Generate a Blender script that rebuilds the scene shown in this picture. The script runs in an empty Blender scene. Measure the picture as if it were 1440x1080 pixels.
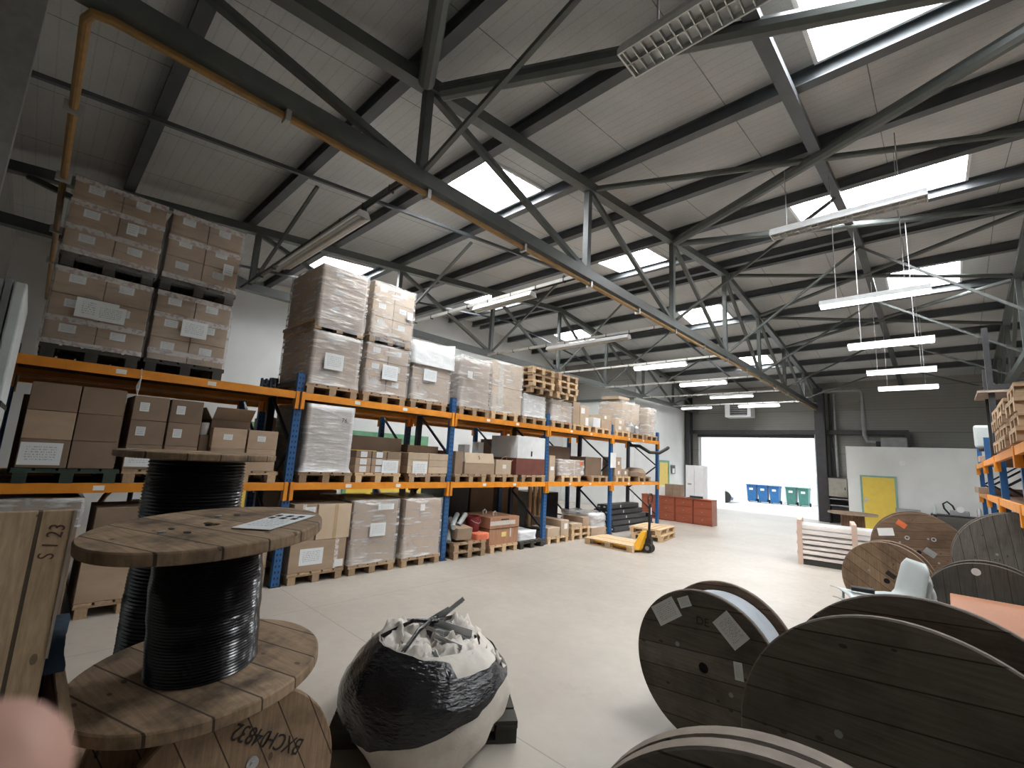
import bpy, bmesh, math, random
from mathutils import Vector, Matrix, noise
random.seed(7)
S = bpy.context.scene
COL = S.collection
PI = math.pi

# ------------------------------------------------------------------ camera
def set_camera():
    yaw, pitch, roll = .7618, .1593, .0555
    f = Vector((-math.sin(yaw)*math.cos(pitch), math.cos(yaw)*math.cos(pitch), math.sin(pitch)))
    r = f.cross(Vector((0, 0, 1))).normalized(); u = r.cross(f)
    r2 = r*math.cos(roll)+u*math.sin(roll); u2 = -r*math.sin(roll)+u*math.cos(roll)
    cd = bpy.data.cameras.new('camera'); cd.sensor_width = 36; cd.lens = 36*636.54/1440
    cd.clip_start = .01; cd.clip_end = 200
    co = bpy.data.objects.new('camera', cd); COL.objects.link(co)
    m = Matrix((r2, u2, -f)).transposed().to_4x4(); m.translation = (0, 0, 1.872)
    co.matrix_world = m; S.camera = co
set_camera()

# ------------------------------------------------------------------ world, light, exposure
SKY = 0.9            # overcast sky seen through the open door
PANEL = 11.0         # daylight coming through the translucent roof panels
TUBE = 2.6           # fluorescent tubes that are switched on
w = bpy.data.worlds.new('sky'); S.world = w; w.use_nodes = True
bg = w.node_tree.nodes['Background']
bg.inputs[0].default_value = (.93, .97, 1, 1); bg.inputs[1].default_value = SKY
S.view_settings.view_transform = 'Standard'; S.view_settings.look = 'None'
S.view_settings.exposure = 2.15; S.view_settings.gamma = 1
S.cycles.max_bounces = 8; S.cycles.diffuse_bounces = 5; S.cycles.transparent_max_bounces = 24
S.cycles.caustics_reflective = False; S.cycles.caustics_refractive = False
S.cycles.sample_clamp_indirect = 6

# ------------------------------------------------------------------ materials
class NT:
    def __init__(s, name):
        s.m = bpy.data.materials.new(name); s.m.use_nodes = True
        s.n = s.m.node_tree.nodes; s.l = s.m.node_tree.links
        s.b = s.n['Principled BSDF']; s.out = s.n['Material Output']
    def a(s, t, **k):
        x = s.n.new(t)
        for q, v in k.items():
            if q.startswith('i'): s.put(x.inputs[int(q[1:])], v)
            else: setattr(x, q, v)
        return x
    def put(s, sock, v):
        if isinstance(v, bpy.types.NodeSocket): s.l.new(v, sock)
        elif isinstance(v, tuple) and len(v) == 3 and sock.type == 'RGBA': sock.default_value = (*v, 1)
        else: sock.default_value = v
    def math(s, op, x, y=0.0, z=0.0):
        q = s.a('ShaderNodeMath', operation=op); s.put(q.inputs[0], x); s.put(q.inputs[1], y); s.put(q.inputs[2], z); return q.outputs[0]
    def obj(s, scale=(1, 1, 1), rot=(0, 0, 0)):
        t = s.a('ShaderNodeTexCoord'); mp = s.a('ShaderNodeMapping'); s.l.new(t.outputs['Object'], mp.inputs[0])
        mp.inputs[2].default_value = rot; mp.inputs[3].default_value = scale; return mp.outputs[0]
    def noise(s, vec, scale, detail=4, rough=.55):
        q = s.a('ShaderNodeTexNoise'); s.l.new(vec, q.inputs['Vector']); q.inputs['Scale'].default_value = scale
        q.inputs['Detail'].default_value = detail; q.inputs['Roughness'].default_value = rough; return q.outputs['Fac']
    def mix(s, f, c1, c2, mode='MIX'):
        q = s.a('ShaderNodeMix', data_type='RGBA', blend_type=mode); s.put(q.inputs[0], f); s.put(q.inputs[6], c1); s.put(q.inputs[7], c2); return q.outputs[2]
    def ramp(s, f, lo, hi):
        q = s.a('ShaderNodeMapRange'); s.put(q.inputs[0], f); q.inputs[1].default_value = lo; q.inputs[2].default_value = hi; return q.outputs[0]
    def vary(s, col, amt):
        oi = s.a('ShaderNodeObjectInfo'); v = s.math('MULTIPLY_ADD', oi.outputs['Random'], 2*amt, 1-amt)
        q = s.a('ShaderNodeHueSaturation'); s.put(q.inputs['Value'], v); s.put(q.inputs['Color'], col); return q.outputs[0]
    def bump(s, h, st, dist=.01):
        q = s.a('ShaderNodeBump'); q.inputs['Strength'].default_value = st; q.inputs['Distance'].default_value = dist
        s.put(q.inputs['Height'], h); s.l.new(q.outputs[0], s.b.inputs['Normal'])
    def base(s, c, rough=.6, metal=0, spec=.5):
        s.put(s.b.inputs['Base Color'], c); s.put(s.b.inputs['Roughness'], rough)
        s.b.inputs['Metallic'].default_value = metal; s.b.inputs['Specular IOR Level'].default_value = spec

def mat(name, c, c2=None, rough=.6, metal=0, scale=6, stretch=(1, 1, 1), lo=.35, hi=.65, bump=0, rnd=0, spec=.5, detail=4):
    t = NT(name); v = t.obj(stretch); n = t.noise(v, scale, detail)
    col = t.mix(t.ramp(n, lo, hi), c, c2 or tuple(x*.8 for x in c))
    if rnd: col = t.vary(col, rnd)
    t.base(col, rough, metal, spec)
    if bump: t.bump(t.noise(v, scale*4), bump)
    return t.m

def planks(name, c1, c2, w=.1, axis=0, rot=0, gap=.03, dirt=.5, rough=.75, grain=60, knots=True, dark=(.02, .015, .012), dscale=3):
    t = NT(name); v = t.obj((1, 1, 1), (0, 0, rot)); sp = t.a('ShaderNodeSeparateXYZ'); t.l.new(v, sp.inputs[0])
    u = t.math('DIVIDE', sp.outputs[axis], w); u = t.math('ADD', u, 50.37)
    fl = t.math('FLOOR', u); fr = t.math('FRACT', u)
    wn = t.a('ShaderNodeTexWhiteNoise', noise_dimensions='1D'); t.l.new(fl, wn.inputs['W'])
    col = t.mix(wn.outputs[0], c1, c2)
    st = [1.5, 1.5, 1.5]; st[axis] = grain/2; st[2] = max(st[2], 4)
    g = t.noise(t.obj(tuple(st), (0, 0, rot)), 2.2, 6, .65)
    col = t.mix(t.ramp(g, .25, .8), tuple(x*.62 for x in (1, 1, 1)), (1.15, 1.12, 1.1), 'MIX') if False else t.mix(.8, col, t.mix(t.ramp(g, .3, .7), (.55, .52, .5), (1.1, 1.1, 1.1)), 'MULTIPLY')
    if dirt:
        d = t.ramp(t.noise(v, dscale, 5, .6), .46, .72)
        col = t.mix(t.math('MULTIPLY', d, dirt), col, dark)
    if knots:
        vo = t.a('ShaderNodeTexVoronoi'); s2 = [5, 5, 5]; s2[axis] = 9; t.l.new(t.obj(tuple(s2), (0, 0, rot)), vo.inputs['Vector']); vo.inputs['Scale'].default_value = 1.3
        k = t.math('LESS_THAN', vo.outputs['Distance'], .11)
        col = t.mix(t.math('MULTIPLY', k, .75), col, tuple(x*.25 for x in c1))
    e = t.math('MINIMUM', fr, t.math('SUBTRACT', 1.0, fr)); ge = t.math('LESS_THAN', e, gap)
    col = t.mix(t.math('MULTIPLY', ge, .85), col, dark)
    t.base(col, rough, 0, .3); t.bump(t.math('SUBTRACT', t.math('MULTIPLY', g, .4), ge), .5, .006)
    return t.m

def emit(name, c, s):
    t = NT(name); t.base((.8, .8, .8)); t.put(t.b.inputs['Emission Color'], c); t.b.inputs['Emission Strength'].default_value = s; return t.m

def film(name, base=.22, streak=.6, tint=(.9, .9, .9), scale=(1.1, 1.1, 7)):
    t = NT(name); v = t.obj(scale); n = t.noise(v, 2.6, 4, .6); n2 = t.noise(t.obj((1, 1, 1)), 2.1, 3)
    f = t.math('MULTIPLY_ADD', t.ramp(n, .52, .78), streak, base)
    f = t.math('ADD', f, t.math('MULTIPLY', t.ramp(n2, .5, .8), .2))
    t.base(tint, .16, 0, .9); t.bump(n, .7, .03)
    tr = t.a('ShaderNodeBsdfTransparent'); mx = t.a('ShaderNodeMixShader')
    t.put(mx.inputs[0], t.math('MINIMUM', f, .95)); t.l.new(tr.outputs[0], mx.inputs[1]); t.l.new(t.b.outputs[0], mx.inputs[2])
    t.l.new(mx.outputs[0], t.out.inputs[0]); return t.m

def paper(name, lines=9, ink=.55, axis=2, c=(.72, .75, .76)):
    # sheet with rows of print too small to read in the photograph
    t = NT(name); tc = t.a('ShaderNodeTexCoord'); sp = t.a('ShaderNodeSeparateXYZ'); t.l.new(tc.outputs['Generated'], sp.inputs[0])
    z = sp.outputs[axis]; y = sp.outputs[1 if axis != 1 else 0]
    row = t.math('FRACT', t.math('MULTIPLY', z, lines)); inrow = t.math('LESS_THAN', row, .42)
    n = t.a('ShaderNodeTexNoise'); n.inputs['Scale'].default_value = 14; cx = t.a('ShaderNodeCombineXYZ')
    t.put(cx.inputs[0], t.math('MULTIPLY', y, 1.6)); t.put(cx.inputs[1], t.math('FLOOR', t.math('MULTIPLY', z, lines))); t.l.new(cx.outputs[0], n.inputs['Vector'])
    on = t.math('GREATER_THAN', n.outputs[0], .5)
    marg = t.math('LESS_THAN', t.math('ABSOLUTE', t.math('SUBTRACT', y, .5)), .36)
    marg = t.math('MULTIPLY', marg, t.math('LESS_THAN', t.math('ABSOLUTE', t.math('SUBTRACT', z, .52)), .36))
    f = t.math('MULTIPLY', t.math('MULTIPLY', inrow, on), t.math('MULTIPLY', marg, ink))
    t.base(t.mix(f, c, (.08, .09, .12)), .6); return t.m

M = {}
M['roof'] = None
def roofmat():
    t = NT('roof_insulation'); v = t.obj(); sp = t.a('ShaderNodeSeparateXYZ'); t.l.new(v, sp.inputs[0])
    n = t.noise(v, 60, 3); n2 = t.noise(v, .8, 4)
    col = t.mix(n, (.42, .43, .435), (.6, .615, .62)); col = t.mix(t.math('MULTIPLY', t.ramp(n2, .35, .75), .35), col, (.25, .255, .258))
    fr = t.math('FRACT', t.math('ADD', t.math('DIVIDE', sp.outputs[0], 1.35), .23)); wob = t.math('MULTIPLY', t.noise(v, 3, 3), .012)
    s1 = t.math('LESS_THAN', fr, t.math('ADD', wob, .002)); col = t.mix(t.math('MULTIPLY', s1, .7), col, (.06, .06, .055))
    fr2 = t.math('FRACT', t.math('DIVIDE', sp.outputs[1], .13)); s2 = t.math('LESS_THAN', fr2, .1); col = t.mix(t.math('MULTIPLY', s2, .16), col, (.1, .1, .1))
    t.base(col, .9, 0, .2); t.bump(n, .25); return t.m
M['roof'] = roofmat()
def floormat():
    t = NT('concrete_floor'); v = t.obj(); sp = t.a('ShaderNodeSeparateXYZ'); t.l.new(v, sp.inputs[0])
    n = t.noise(v, .7, 6, .65); n2 = t.noise(v, 9, 5); n3 = t.noise(v, 90, 2)
    col = t.mix(t.ramp(n, .3, .7), (.335, .3, .255), (.43, .395, .345)); col = t.mix(t.math('MULTIPLY', t.ramp(n2, .45, .8), .3), col, (.36, .33, .29))
    col = t.mix(t.math('MULTIPLY', t.ramp(n3, .5, .75), .12), col, (.3, .27, .24))
    for i, (p, o) in enumerate(((4.2, .31), (4.6, .44))):
        fr = t.math('FRACT', t.math('ADD', t.math('DIVIDE', sp.outputs[i], p), o)); e = t.math('LESS_THAN', fr, .0022); col = t.mix(t.math('MULTIPLY', e, .55), col, (.16, .14, .12))
    n4 = t.noise(t.obj((1, 1, 1), (0, 0, .5)), 2.3, 6, .7); col = t.mix(t.math('MULTIPLY', t.ramp(n4, .62, .75), .35), col, (.25, .22, .19))
    t.base(col, t.math('MULTIPLY_ADD', n2, .25, .28), 0, .45); t.bump(n3, .08); return t.m
M['floor'] = floormat()
M['white_wall'] = mat('white_painted_wall', (.66, .67, .66), (.6, .61, .6), rough=.85, scale=1.2, bump=.05)
def clad():
    t = NT('grey_cladding'); v = t.obj(); sp = t.a('ShaderNodeSeparateXYZ'); t.l.new(v, sp.inputs[0]); n = t.noise(v, 1.5)
    fr = t.math('FRACT', t.math('DIVIDE', sp.outputs[2], .11)); l = t.math('LESS_THAN', fr, .14)
    fr2 = t.math('FRACT', t.math('DIVIDE', sp.outputs[2], .9)); l2 = t.math('LESS_THAN', fr2, .03)
    c = t.mix(n, (.25, .245, .23), (.3, .295, .275)); c = t.mix(t.math('MULTIPLY', t.math('MAXIMUM', l2, t.math('MULTIPLY', l, .4)), .45), c, (.05, .05, .05))
    t.base(c, .55); t.bump(l, .4, .01); return t.m
M['clad'] = clad()
M['steel'] = mat('green_grey_painted_steel', (.095, .106, .1), (.075, .085, .08), rough=.42, scale=4)
M['purlin'] = mat('dark_steel_purlin', (.085, .092, .1), (.065, .072, .078), rough=.45, scale=3)
M['darksteel'] = mat('dark_column_paint', (.05, .048, .052), (.035, .034, .037), rough=.45)
M['blacksteel'] = mat('black_steel', (.014, .014, .016), (.024, .024, .026), rough=.5)
M['pipe'] = mat('ochre_gas_pipe', (.36, .2, .055), (.25, .15, .06), rough=.5, scale=9)
M['galv'] = mat('galvanised_steel', (.42, .43, .43), (.5, .51, .51), rough=.42, metal=.6, scale=14)
M['white'] = mat('white_enamel', (.74, .75, .75), (.68, .69, .69), rough=.4)
M['louver'] = mat('aluminium_louver', (.42, .43, .4), (.5, .5, .48), rough=.35, metal=.7)
M['unlit'] = mat('unlit_diffuser', (.5, .49, .45), (.44, .43, .4), rough=.5)
M['tube'] = emit('lit_fluorescent', (1, .98, .96), TUBE)
M['panel'] = emit('daylit_roof_panel', (.96, .98, 1), PANEL); M['panel_dim'] = emit('dimmed_daylit_roof_panel', (.96, .98, 1), PANEL*.9)  # near row glows less, to darken the foreground
M['orange'] = mat('orange_beam_paint', (.78, .29, .02), (.66, .23, .015), rough=.42, scale=5, rnd=.08)
M['blue'] = mat('blue_upright_paint', (.02, .105, .28), (.015, .08, .22), rough=.42, scale=5)
M['darkup'] = mat('dark_blue_steel', (.012, .018, .04), (.02, .024, .045), rough=.45)
M['hole'] = mat('opening_shade', (.01, .01, .012), rough=.9)  # near-black fill painted in for the shade inside openings
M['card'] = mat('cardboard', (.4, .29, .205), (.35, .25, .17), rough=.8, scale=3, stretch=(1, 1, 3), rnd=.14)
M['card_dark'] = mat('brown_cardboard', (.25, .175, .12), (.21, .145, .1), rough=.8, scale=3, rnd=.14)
M['card_light'] = mat('pale_cardboard', (.52, .41, .3), (.46, .355, .25), rough=.8, scale=3, rnd=.1)
M['tape'] = mat('white_printed_tape', (.62, .58, .55), (.42, .3, .27), rough=.4, scale=26, lo=.5, hi=.6)
M['ctape'] = mat('clear_brown_tape', (.5, .36, .22), (.44, .32, .2), rough=.25)
M['gtape'] = mat('frosty_tape', (.62, .6, .57), (.5, .46, .4), rough=.3, scale=30)
M['paper'] = paper('printed_sheet'); M['paper3'] = paper('printed_label', 5, .65)
M['paperz'] = paper('printed_sheet_flat', 11, .6, 1)
M['plain'] = mat('blank_white_paper', (.76, .77, .77), (.72, .73, .73), rough=.6)
M['yellowpaper'] = mat('yellow_paper', (.75, .62, .2), rough=.6)
M['film'] = film('stretch_film'); M['film_light'] = film('thick_stretch_film', .3, .6)
M['film_grey'] = film('grey_stretch_film', .52, .5, (.84, .85, .86)); M['film_dust'] = film('dusty_stretch_film', .12, .35, (.6, .6, .6))
M['sheet'] = mat('white_plastic_sheet', (.78, .8, .8), (.68, .7, .71), rough=.35, scale=5, bump=.3)
M['pallet'] = mat('pallet_wood', (.4, .28, .17), (.3, .2, .12), rough=.8, scale=5, stretch=(2, 9, 9), rnd=.22)
M['pallet_new'] = mat('fresh_pallet_wood', (.6, .43, .26), (.5, .35, .2), rough=.8, scale=5, stretch=(2, 9, 9), rnd=.12)
M['pallet_dark'] = mat('dark_stained_pallet_wood', (.05, .045, .035), (.035, .032, .026), rough=.8, scale=5, rnd=.2)
M['pallet_green'] = mat('dark_green_pallet_wood', (.02, .045, .03), (.03, .04, .03), rough=.8, rnd=.2)
M['reel_tan'] = planks('worn_tan_reel_boards', (.27, .185, .115), (.4, .29, .19), .155, 1, -.14, .024, .85, dscale=5)
M['reel_tan2'] = planks('tan_reel_boards', (.3, .2, .125), (.4, .285, .185), .115, 0, .45, .022, .6, dscale=5)
M['reel_brown'] = planks('brown_reel_boards', (.15, .095, .06), (.22, .145, .095), .13, 1, .12, .022, .5)
M['reel_dark'] = planks('dark_reel_boards', (.115, .1, .084), (.235, .205, .172), .15, 1, .1, .02, .6)
M['reel_grey'] = planks('weathered_grey_reel_boards', (.15, .14, .125), (.2, .19, .175), .13, 0, .1, .025, .5)
M['reel_mid'] = planks('mid_brown_reel_boards', (.24, .16, .1), (.36, .25, .16), .125, 0, .95, .022, .55)
M['rim'] = mat('pale_reel_edge', (.3, .25, .2), (.2, .16, .13), rough=.7, scale=8)
M['rim_dark'] = mat('dark_reel_edge', (.1, .075, .06), (.14, .11, .09), rough=.7, scale=8)
M['stave'] = planks('reel_staves', (.2, .12, .08), (.27, .17, .11), .08, 0, 0, .03, .3)
M['cable'] = mat('black_cable', (.005, .005, .006), (.01, .01, .012), rough=.2, scale=20, spec=.35)
M['wrapw'] = mat('white_cable_wrap', (.6, .64, .68), (.5, .54, .58), rough=.35, scale=7)
M['plank_box'] = planks('crate_boards', (.44, .32, .2), (.5, .37, .24), .42, 1, 0, .012, .3)
M['plank_red'] = mat('dark_red_board', (.085, .035, .028), (.06, .028, .022), rough=.7)
M['ply'] = mat('reddish_plywood', (.42, .22, .13), (.35, .18, .105), rough=.7, scale=4, stretch=(1, 6, 1))
M['ink'] = mat('black_stencil_ink', (.015, .013, .012), rough=.7)
M['inkred'] = mat('brown_marker_ink', (.07, .03, .018), rough=.7)
M['inkfaint'] = mat('faded_stencil_ink', (.03, .022, .018), rough=.8)
M['orange_mark'] = mat('orange_sticker', (.75, .17, .06), rough=.5)
M['terra'] = mat('terracotta_table_board', (.36, .15, .075), (.31, .13, .065), rough=.55, scale=40)
M['darkred'] = mat('dark_red_edge', (.12, .03, .025), rough=.6)
M['chair'] = mat('grey_plastic', (.55, .6, .6), (.5, .55, .55), rough=.4)
M['mahog'] = mat('red_brown_cabinet', (.34, .085, .04), (.28, .07, .033), rough=.45, scale=3, stretch=(1, 1, 5))
M['mahog_end'] = mat('pinkish_cabinet_end', (.45, .22, .17), rough=.5)
M['yellow'] = mat('yellow_door_paint', (.68, .5, .08), (.64, .46, .07), rough=.5)
M['green'] = mat('green_frame_paint', (.16, .36, .22), rough=.5)
M['greenb'] = mat('blue_green_frame_paint', (.2, .36, .3), rough=.5)
M['jack'] = mat('yellow_truck_paint', (.8, .42, .03), (.72, .37, .03), rough=.4)
M['rubber'] = mat('black_rubber', (.018, .018, .018), rough=.6)
M['profile'] = mat('dark_wrapped_profile', (.03, .032, .036), (.05, .052, .056), rough=.3, scale=9)
M['beige'] = mat('beige_enamel', (.36, .34, .29), rough=.5)
M['greymetal'] = mat('grey_metal', (.3, .31, .31), (.24, .25, .25), rough=.45)
M['bin_blue'] = mat('blue_bin_plastic', (.018, .125, .32), rough=.4); M['bin_green'] = mat('green_bin_plastic', (.05, .18, .15), rough=.4)
M['asphalt'] = mat('pale_yard_concrete', (.6, .6, .6), (.55, .55, .55), rough=.8)
def outclad():
    t = NT('white_ribbed_cladding'); v = t.obj(); sp = t.a('ShaderNodeSeparateXYZ'); t.l.new(v, sp.inputs[0])
    l = t.math('LESS_THAN', t.math('FRACT', t.math('DIVIDE', sp.outputs[0], .33)), .25); t.base(t.mix(l, (.8, .82, .84), (.55, .6, .65)), .5); return t.m
M['outclad'] = outclad()
M['carpaint'] = mat('white_car_paint', (.8, .8, .8), rough=.25); M['carblue'] = mat('blue_grey_sill', (.2, .26, .36), rough=.4)
M['bigbag'] = mat('white_woven_bag', (.62, .58, .52), (.52, .48, .42), rough=.7, scale=7, bump=.3)
M['blackfilm'] = mat('black_stretch_film', (.008, .008, .01), (.012, .012, .014), rough=.13, scale=5, stretch=(1, 1, 3), bump=1.0, spec=.6)
M['fabric'] = mat('crumpled_white_cloth', (.66, .62, .56), (.5, .46, .41), rough=.75, scale=6, bump=.3)
M['bucket'] = mat('dark_red_bucket', (.2, .012, .02), rough=.4); M['coral'] = mat('coral_fabric', (.75, .2, .1), (.62, .15, .08), rough=.7, bump=.3)
M['pipe_grey'] = mat('grey_plastic_pipe', (.38, .4, .4), rough=.35)
M['bluecloth'] = mat('dark_blue_cloth', (.03, .06, .1), (.02, .045, .08), rough=.8, bump=.4)
M['skin'] = mat('skin', (.52, .3, .24), (.46, .24, .19), rough=.55, scale=14); M['nail'] = mat('finger_nail', (.6, .38, .32), rough=.3)
M['maroon'] = mat('maroon_board', (.17, .05, .035), (.13, .04, .03), rough=.6, scale=5)
M['whitewood'] = mat('whitewashed_slats', (.78, .72, .68), (.7, .63, .58), rough=.6, scale=5, stretch=(1, 6, 6))
M['batten'] = mat('pinkish_batten', (.6, .44, .36), (.52, .37, .3), rough=.7)
M['panelw'] = mat('white_profile_sheet', (.58, .63, .63), (.52, .57, .57), rough=.45); M['panelg'] = mat('grey_profile_sheet', (.2, .21, .21), (.15, .16, .16), rough=.5)

# ------------------------------------------------------------------ mesh helpers
class MB:
    def __init__(s): s.v = []; s.f = []
    def add(s, vs, fs):
        o = len(s.v); s.v += [tuple(v) for v in vs]; s.f += [tuple(i+o for i in f) for f in fs]; return s
    def box(s, x0, x1, y0, y1, z0, z1):
        return s.add([(x0, y0, z0), (x1, y0, z0), (x1, y1, z0), (x0, y1, z0), (x0, y0, z1), (x1, y0, z1), (x1, y1, z1), (x0, y1, z1)],
                     [(3, 2, 1, 0), (4, 5, 6, 7), (0, 1, 5, 4), (1, 2, 6, 5), (2, 3, 7, 6), (3, 0, 4, 7)])
    def cbox(s, c, sz, m=None):
        vs = [Vector((c[0]+a*sz[0]/2, c[1]+b*sz[1]/2, c[2]+d*sz[2]/2)) for d in (-1, 1) for a, b in ((-1, -1), (1, -1), (1, 1), (-1, 1))]
        if m is not None: vs = [m @ v for v in vs]
        return s.add(vs, [(3, 2, 1, 0), (4, 5, 6, 7), (0, 1, 5, 4), (1, 2, 6, 5), (2, 3, 7, 6), (3, 0, 4, 7)])
    def bar(s, p, q, wd, ht, up=(0, 0, 1)):
        p, q = Vector(p), Vector(q); d = (q-p).normalized(); u = Vector(up)
        if abs(d.dot(u)) > .98: u = Vector((0, 1, 0))
        a = d.cross(u).normalized(); b = a.cross(d).normalized()
        vs = [e+a*i*wd/2+b*j*ht/2 for e in (p, q) for i, j in ((-1, -1), (1, -1), (1, 1), (-1, 1))]
        return s.add(vs, [(0, 1, 2, 3), (7, 6, 5, 4), (0, 4, 5, 1), (1, 5, 6, 2), (2, 6, 7, 3), (3, 7, 4, 0)])
    def tube(s, pts, r, n=8, caps=True):
        pts = [Vector(p) for p in pts]; rs = r if isinstance(r, (list, tuple)) else [r]*len(pts)
        rings = []; prev = None
        for i, p in enumerate(pts):
            d = (pts[min(i+1, len(pts)-1)]-pts[max(i-1, 0)]).normalized()
            a = prev - d*prev.dot(d) if prev is not None else d.cross(Vector((0, 0, 1)) if abs(d.z) < .9 else Vector((1, 0, 0)))
            a.normalize(); prev = a; b = d.cross(a)
            rings.append([p+(a*math.cos(2*PI*k/n)+b*math.sin(2*PI*k/n))*rs[i] for k in range(n)])
        vs = [v for rg in rings for v in rg]; fs = []
        for i in range(len(pts)-1):
            for k in range(n): fs.append((i*n+k, i*n+(k+1) % n, (i+1)*n+(k+1) % n, (i+1)*n+k))
        if caps: fs += [tuple(range(n))[::-1], tuple((len(pts)-1)*n+k for k in range(n))]
        return s.add(vs, fs)
    def lathe(s, prof, n=48, closed=False):   # profile of (r, z)
        vs = [(r*math.cos(2*PI*k/n), r*math.sin(2*PI*k/n), z) for r, z in prof for k in range(n)]; m = len(prof); fs = []
        for i in range(m-1 if not closed else m):
            j = (i+1) % m
            for k in range(n): fs.append((i*n+k, i*n+(k+1) % n, j*n+(k+1) % n, j*n+k))
        if not closed: fs += [tuple(range(n))[::-1], tuple((m-1)*n+k for k in range(n))]
        return s.add(vs, fs)
    def disc(s, c, r, t, n=16):
        vs = [(c[0]+r*math.cos(2*PI*k/n), c[1]+r*math.sin(2*PI*k/n), c[2]+z) for z in (0, t) for k in range(n)]
        return s.add(vs, [tuple(range(n))[::-1], tuple(range(n, 2*n))]+[(k, (k+1) % n, n+(k+1) % n, n+k) for k in range(n)])
    def build(s, name, m, parent=None, smooth=False, bev=0, loc=None, rot=None, sub=0):
        me = bpy.data.meshes.new(name); me.from_pydata(s.v, [], s.f); me.materials.append(M[m] if isinstance(m, str) else m)
        if smooth:
            for p in me.polygons: p.use_smooth = True
        o = bpy.data.objects.new(name, me); COL.objects.link(o)
        if parent: o.parent = parent
        if loc: o.location = loc
        if rot: o.rotation_euler = rot
        if smooth == 'a':
            me.set_sharp_from_angle(angle=.6)
        if bev:
            b = o.modifiers.new('bevel', 'BEVEL'); b.width = bev; b.segments = 2; b.limit_method = 'ANGLE'
        if sub: q = o.modifiers.new('sub', 'SUBSURF'); q.levels = sub; q.render_levels = sub
        return o
def tag(o, label=None, cat=None, group=None, kind=None):
    if label: o['label'] = label
    if cat: o['category'] = cat
    if group: o['group'] = group
    if kind: o['kind'] = kind
    return o
def empty(name, loc=(0, 0, 0), rz=0, label=None, cat=None, group=None, kind=None):
    o = bpy.data.objects.new(name, None); COL.objects.link(o); o.location = loc; o.rotation_euler = (0, 0, rz); o.empty_display_size = .1
    return tag(o, label, cat, group, kind)
def copy_tree(o, parent=None):
    c = o.copy(); COL.objects.link(c); c.parent = parent
    for ch in o.children: copy_tree(ch, c)
    return c
def text(name, s, size, m, parent, loc, rot, sx=1, ext=.0006):
    cu = bpy.data.curves.new(name, 'FONT'); cu.body = s; cu.size = size; cu.extrude = ext; cu.align_x = 'CENTER'; cu.align_y = 'CENTER'
    t = bpy.data.objects.new(name, cu); COL.objects.link(t); dg = bpy.context.evaluated_depsgraph_get()
    me = bpy.data.meshes.new_from_object(t.evaluated_get(dg)); bpy.data.objects.remove(t); bpy.data.curves.remove(cu)
    me.materials.clear(); me.materials.append(M[m]); o = bpy.data.objects.new(name, me); COL.objects.link(o)
    o.parent = parent; o.location = loc; o.rotation_euler = rot; o.scale = (sx, 1, 1); return o
def struct(name, mb, m, parent=None, **k):
    o = mb.build(name, m, parent, **k)
    if parent is None: o['kind'] = 'structure'
    return o

# ------------------------------------------------------------------ room shell
YN, YB, XL, XR, RIDGE = -.75, 22.9, -13.0, 7.0, 11.4
def zp(y): return 6.8-.113*abs(RIDGE-y)       # underside of purlins
def zr(y): return zp(y)+.2                    # underside of roof
SKYL = [(-.72, .63, 3.86, 5.24), (-1.75, .63, 8.6, 9.98), (-.72, .63, 13.3, 14.7), (-5.85, -4.5, 3.86, 5.24), (-5.85, -4.5, 8.6, 9.98), (-10.85, -9.85, 3.86, 5.24),
        (-10.85, -9.5, 8.6, 9.98), (-5.85, -4.5, 13.3, 14.7), (-10.85, -9.5, 13.3, 14.7), (-5.85, -4.5, 18.1, 19.5), (3.4, 4.75, 3.86, 5.24), (3.4, 4.75, 8.6, 9.98), (3.4, 4.75, 13.3, 14.7)]  # last three are unseen, added to light the right side
struct('floor', MB().box(XL-.2, XR+.2, YN-.2, YB, -.2, 0), 'floor')
def roof():
    mb = MB(); xs = sorted({XL-.2, XR+.2, *[a for s in SKYL for a in s[:2]]}); ys = sorted({YN-.2, RIDGE, YB+.3, *[a for s in SKYL for a in s[2:]]})
    for i in range(len(xs)-1):
        for j in range(len(ys)-1):
            cx, cy = (xs[i]+xs[i+1])/2, (ys[j]+ys[j+1])/2
            if any(s[0] < cx < s[1] and s[2] < cy < s[3] for s in SKYL): continue
            p = [(xs[i], ys[j]), (xs[i+1], ys[j]), (xs[i+1], ys[j+1]), (xs[i], ys[j+1])]
            mb.add([(x, y, zr(y)) for x, y in p]+[(x, y, zr(y)+.1) for x, y in p], [(3, 2, 1, 0), (4, 5, 6, 7), (0, 1, 5, 4), (1, 2, 6, 5), (2, 3, 7, 6), (3, 0, 4, 7)])
    return mb
struct('ceiling', roof(), 'roof')
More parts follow.
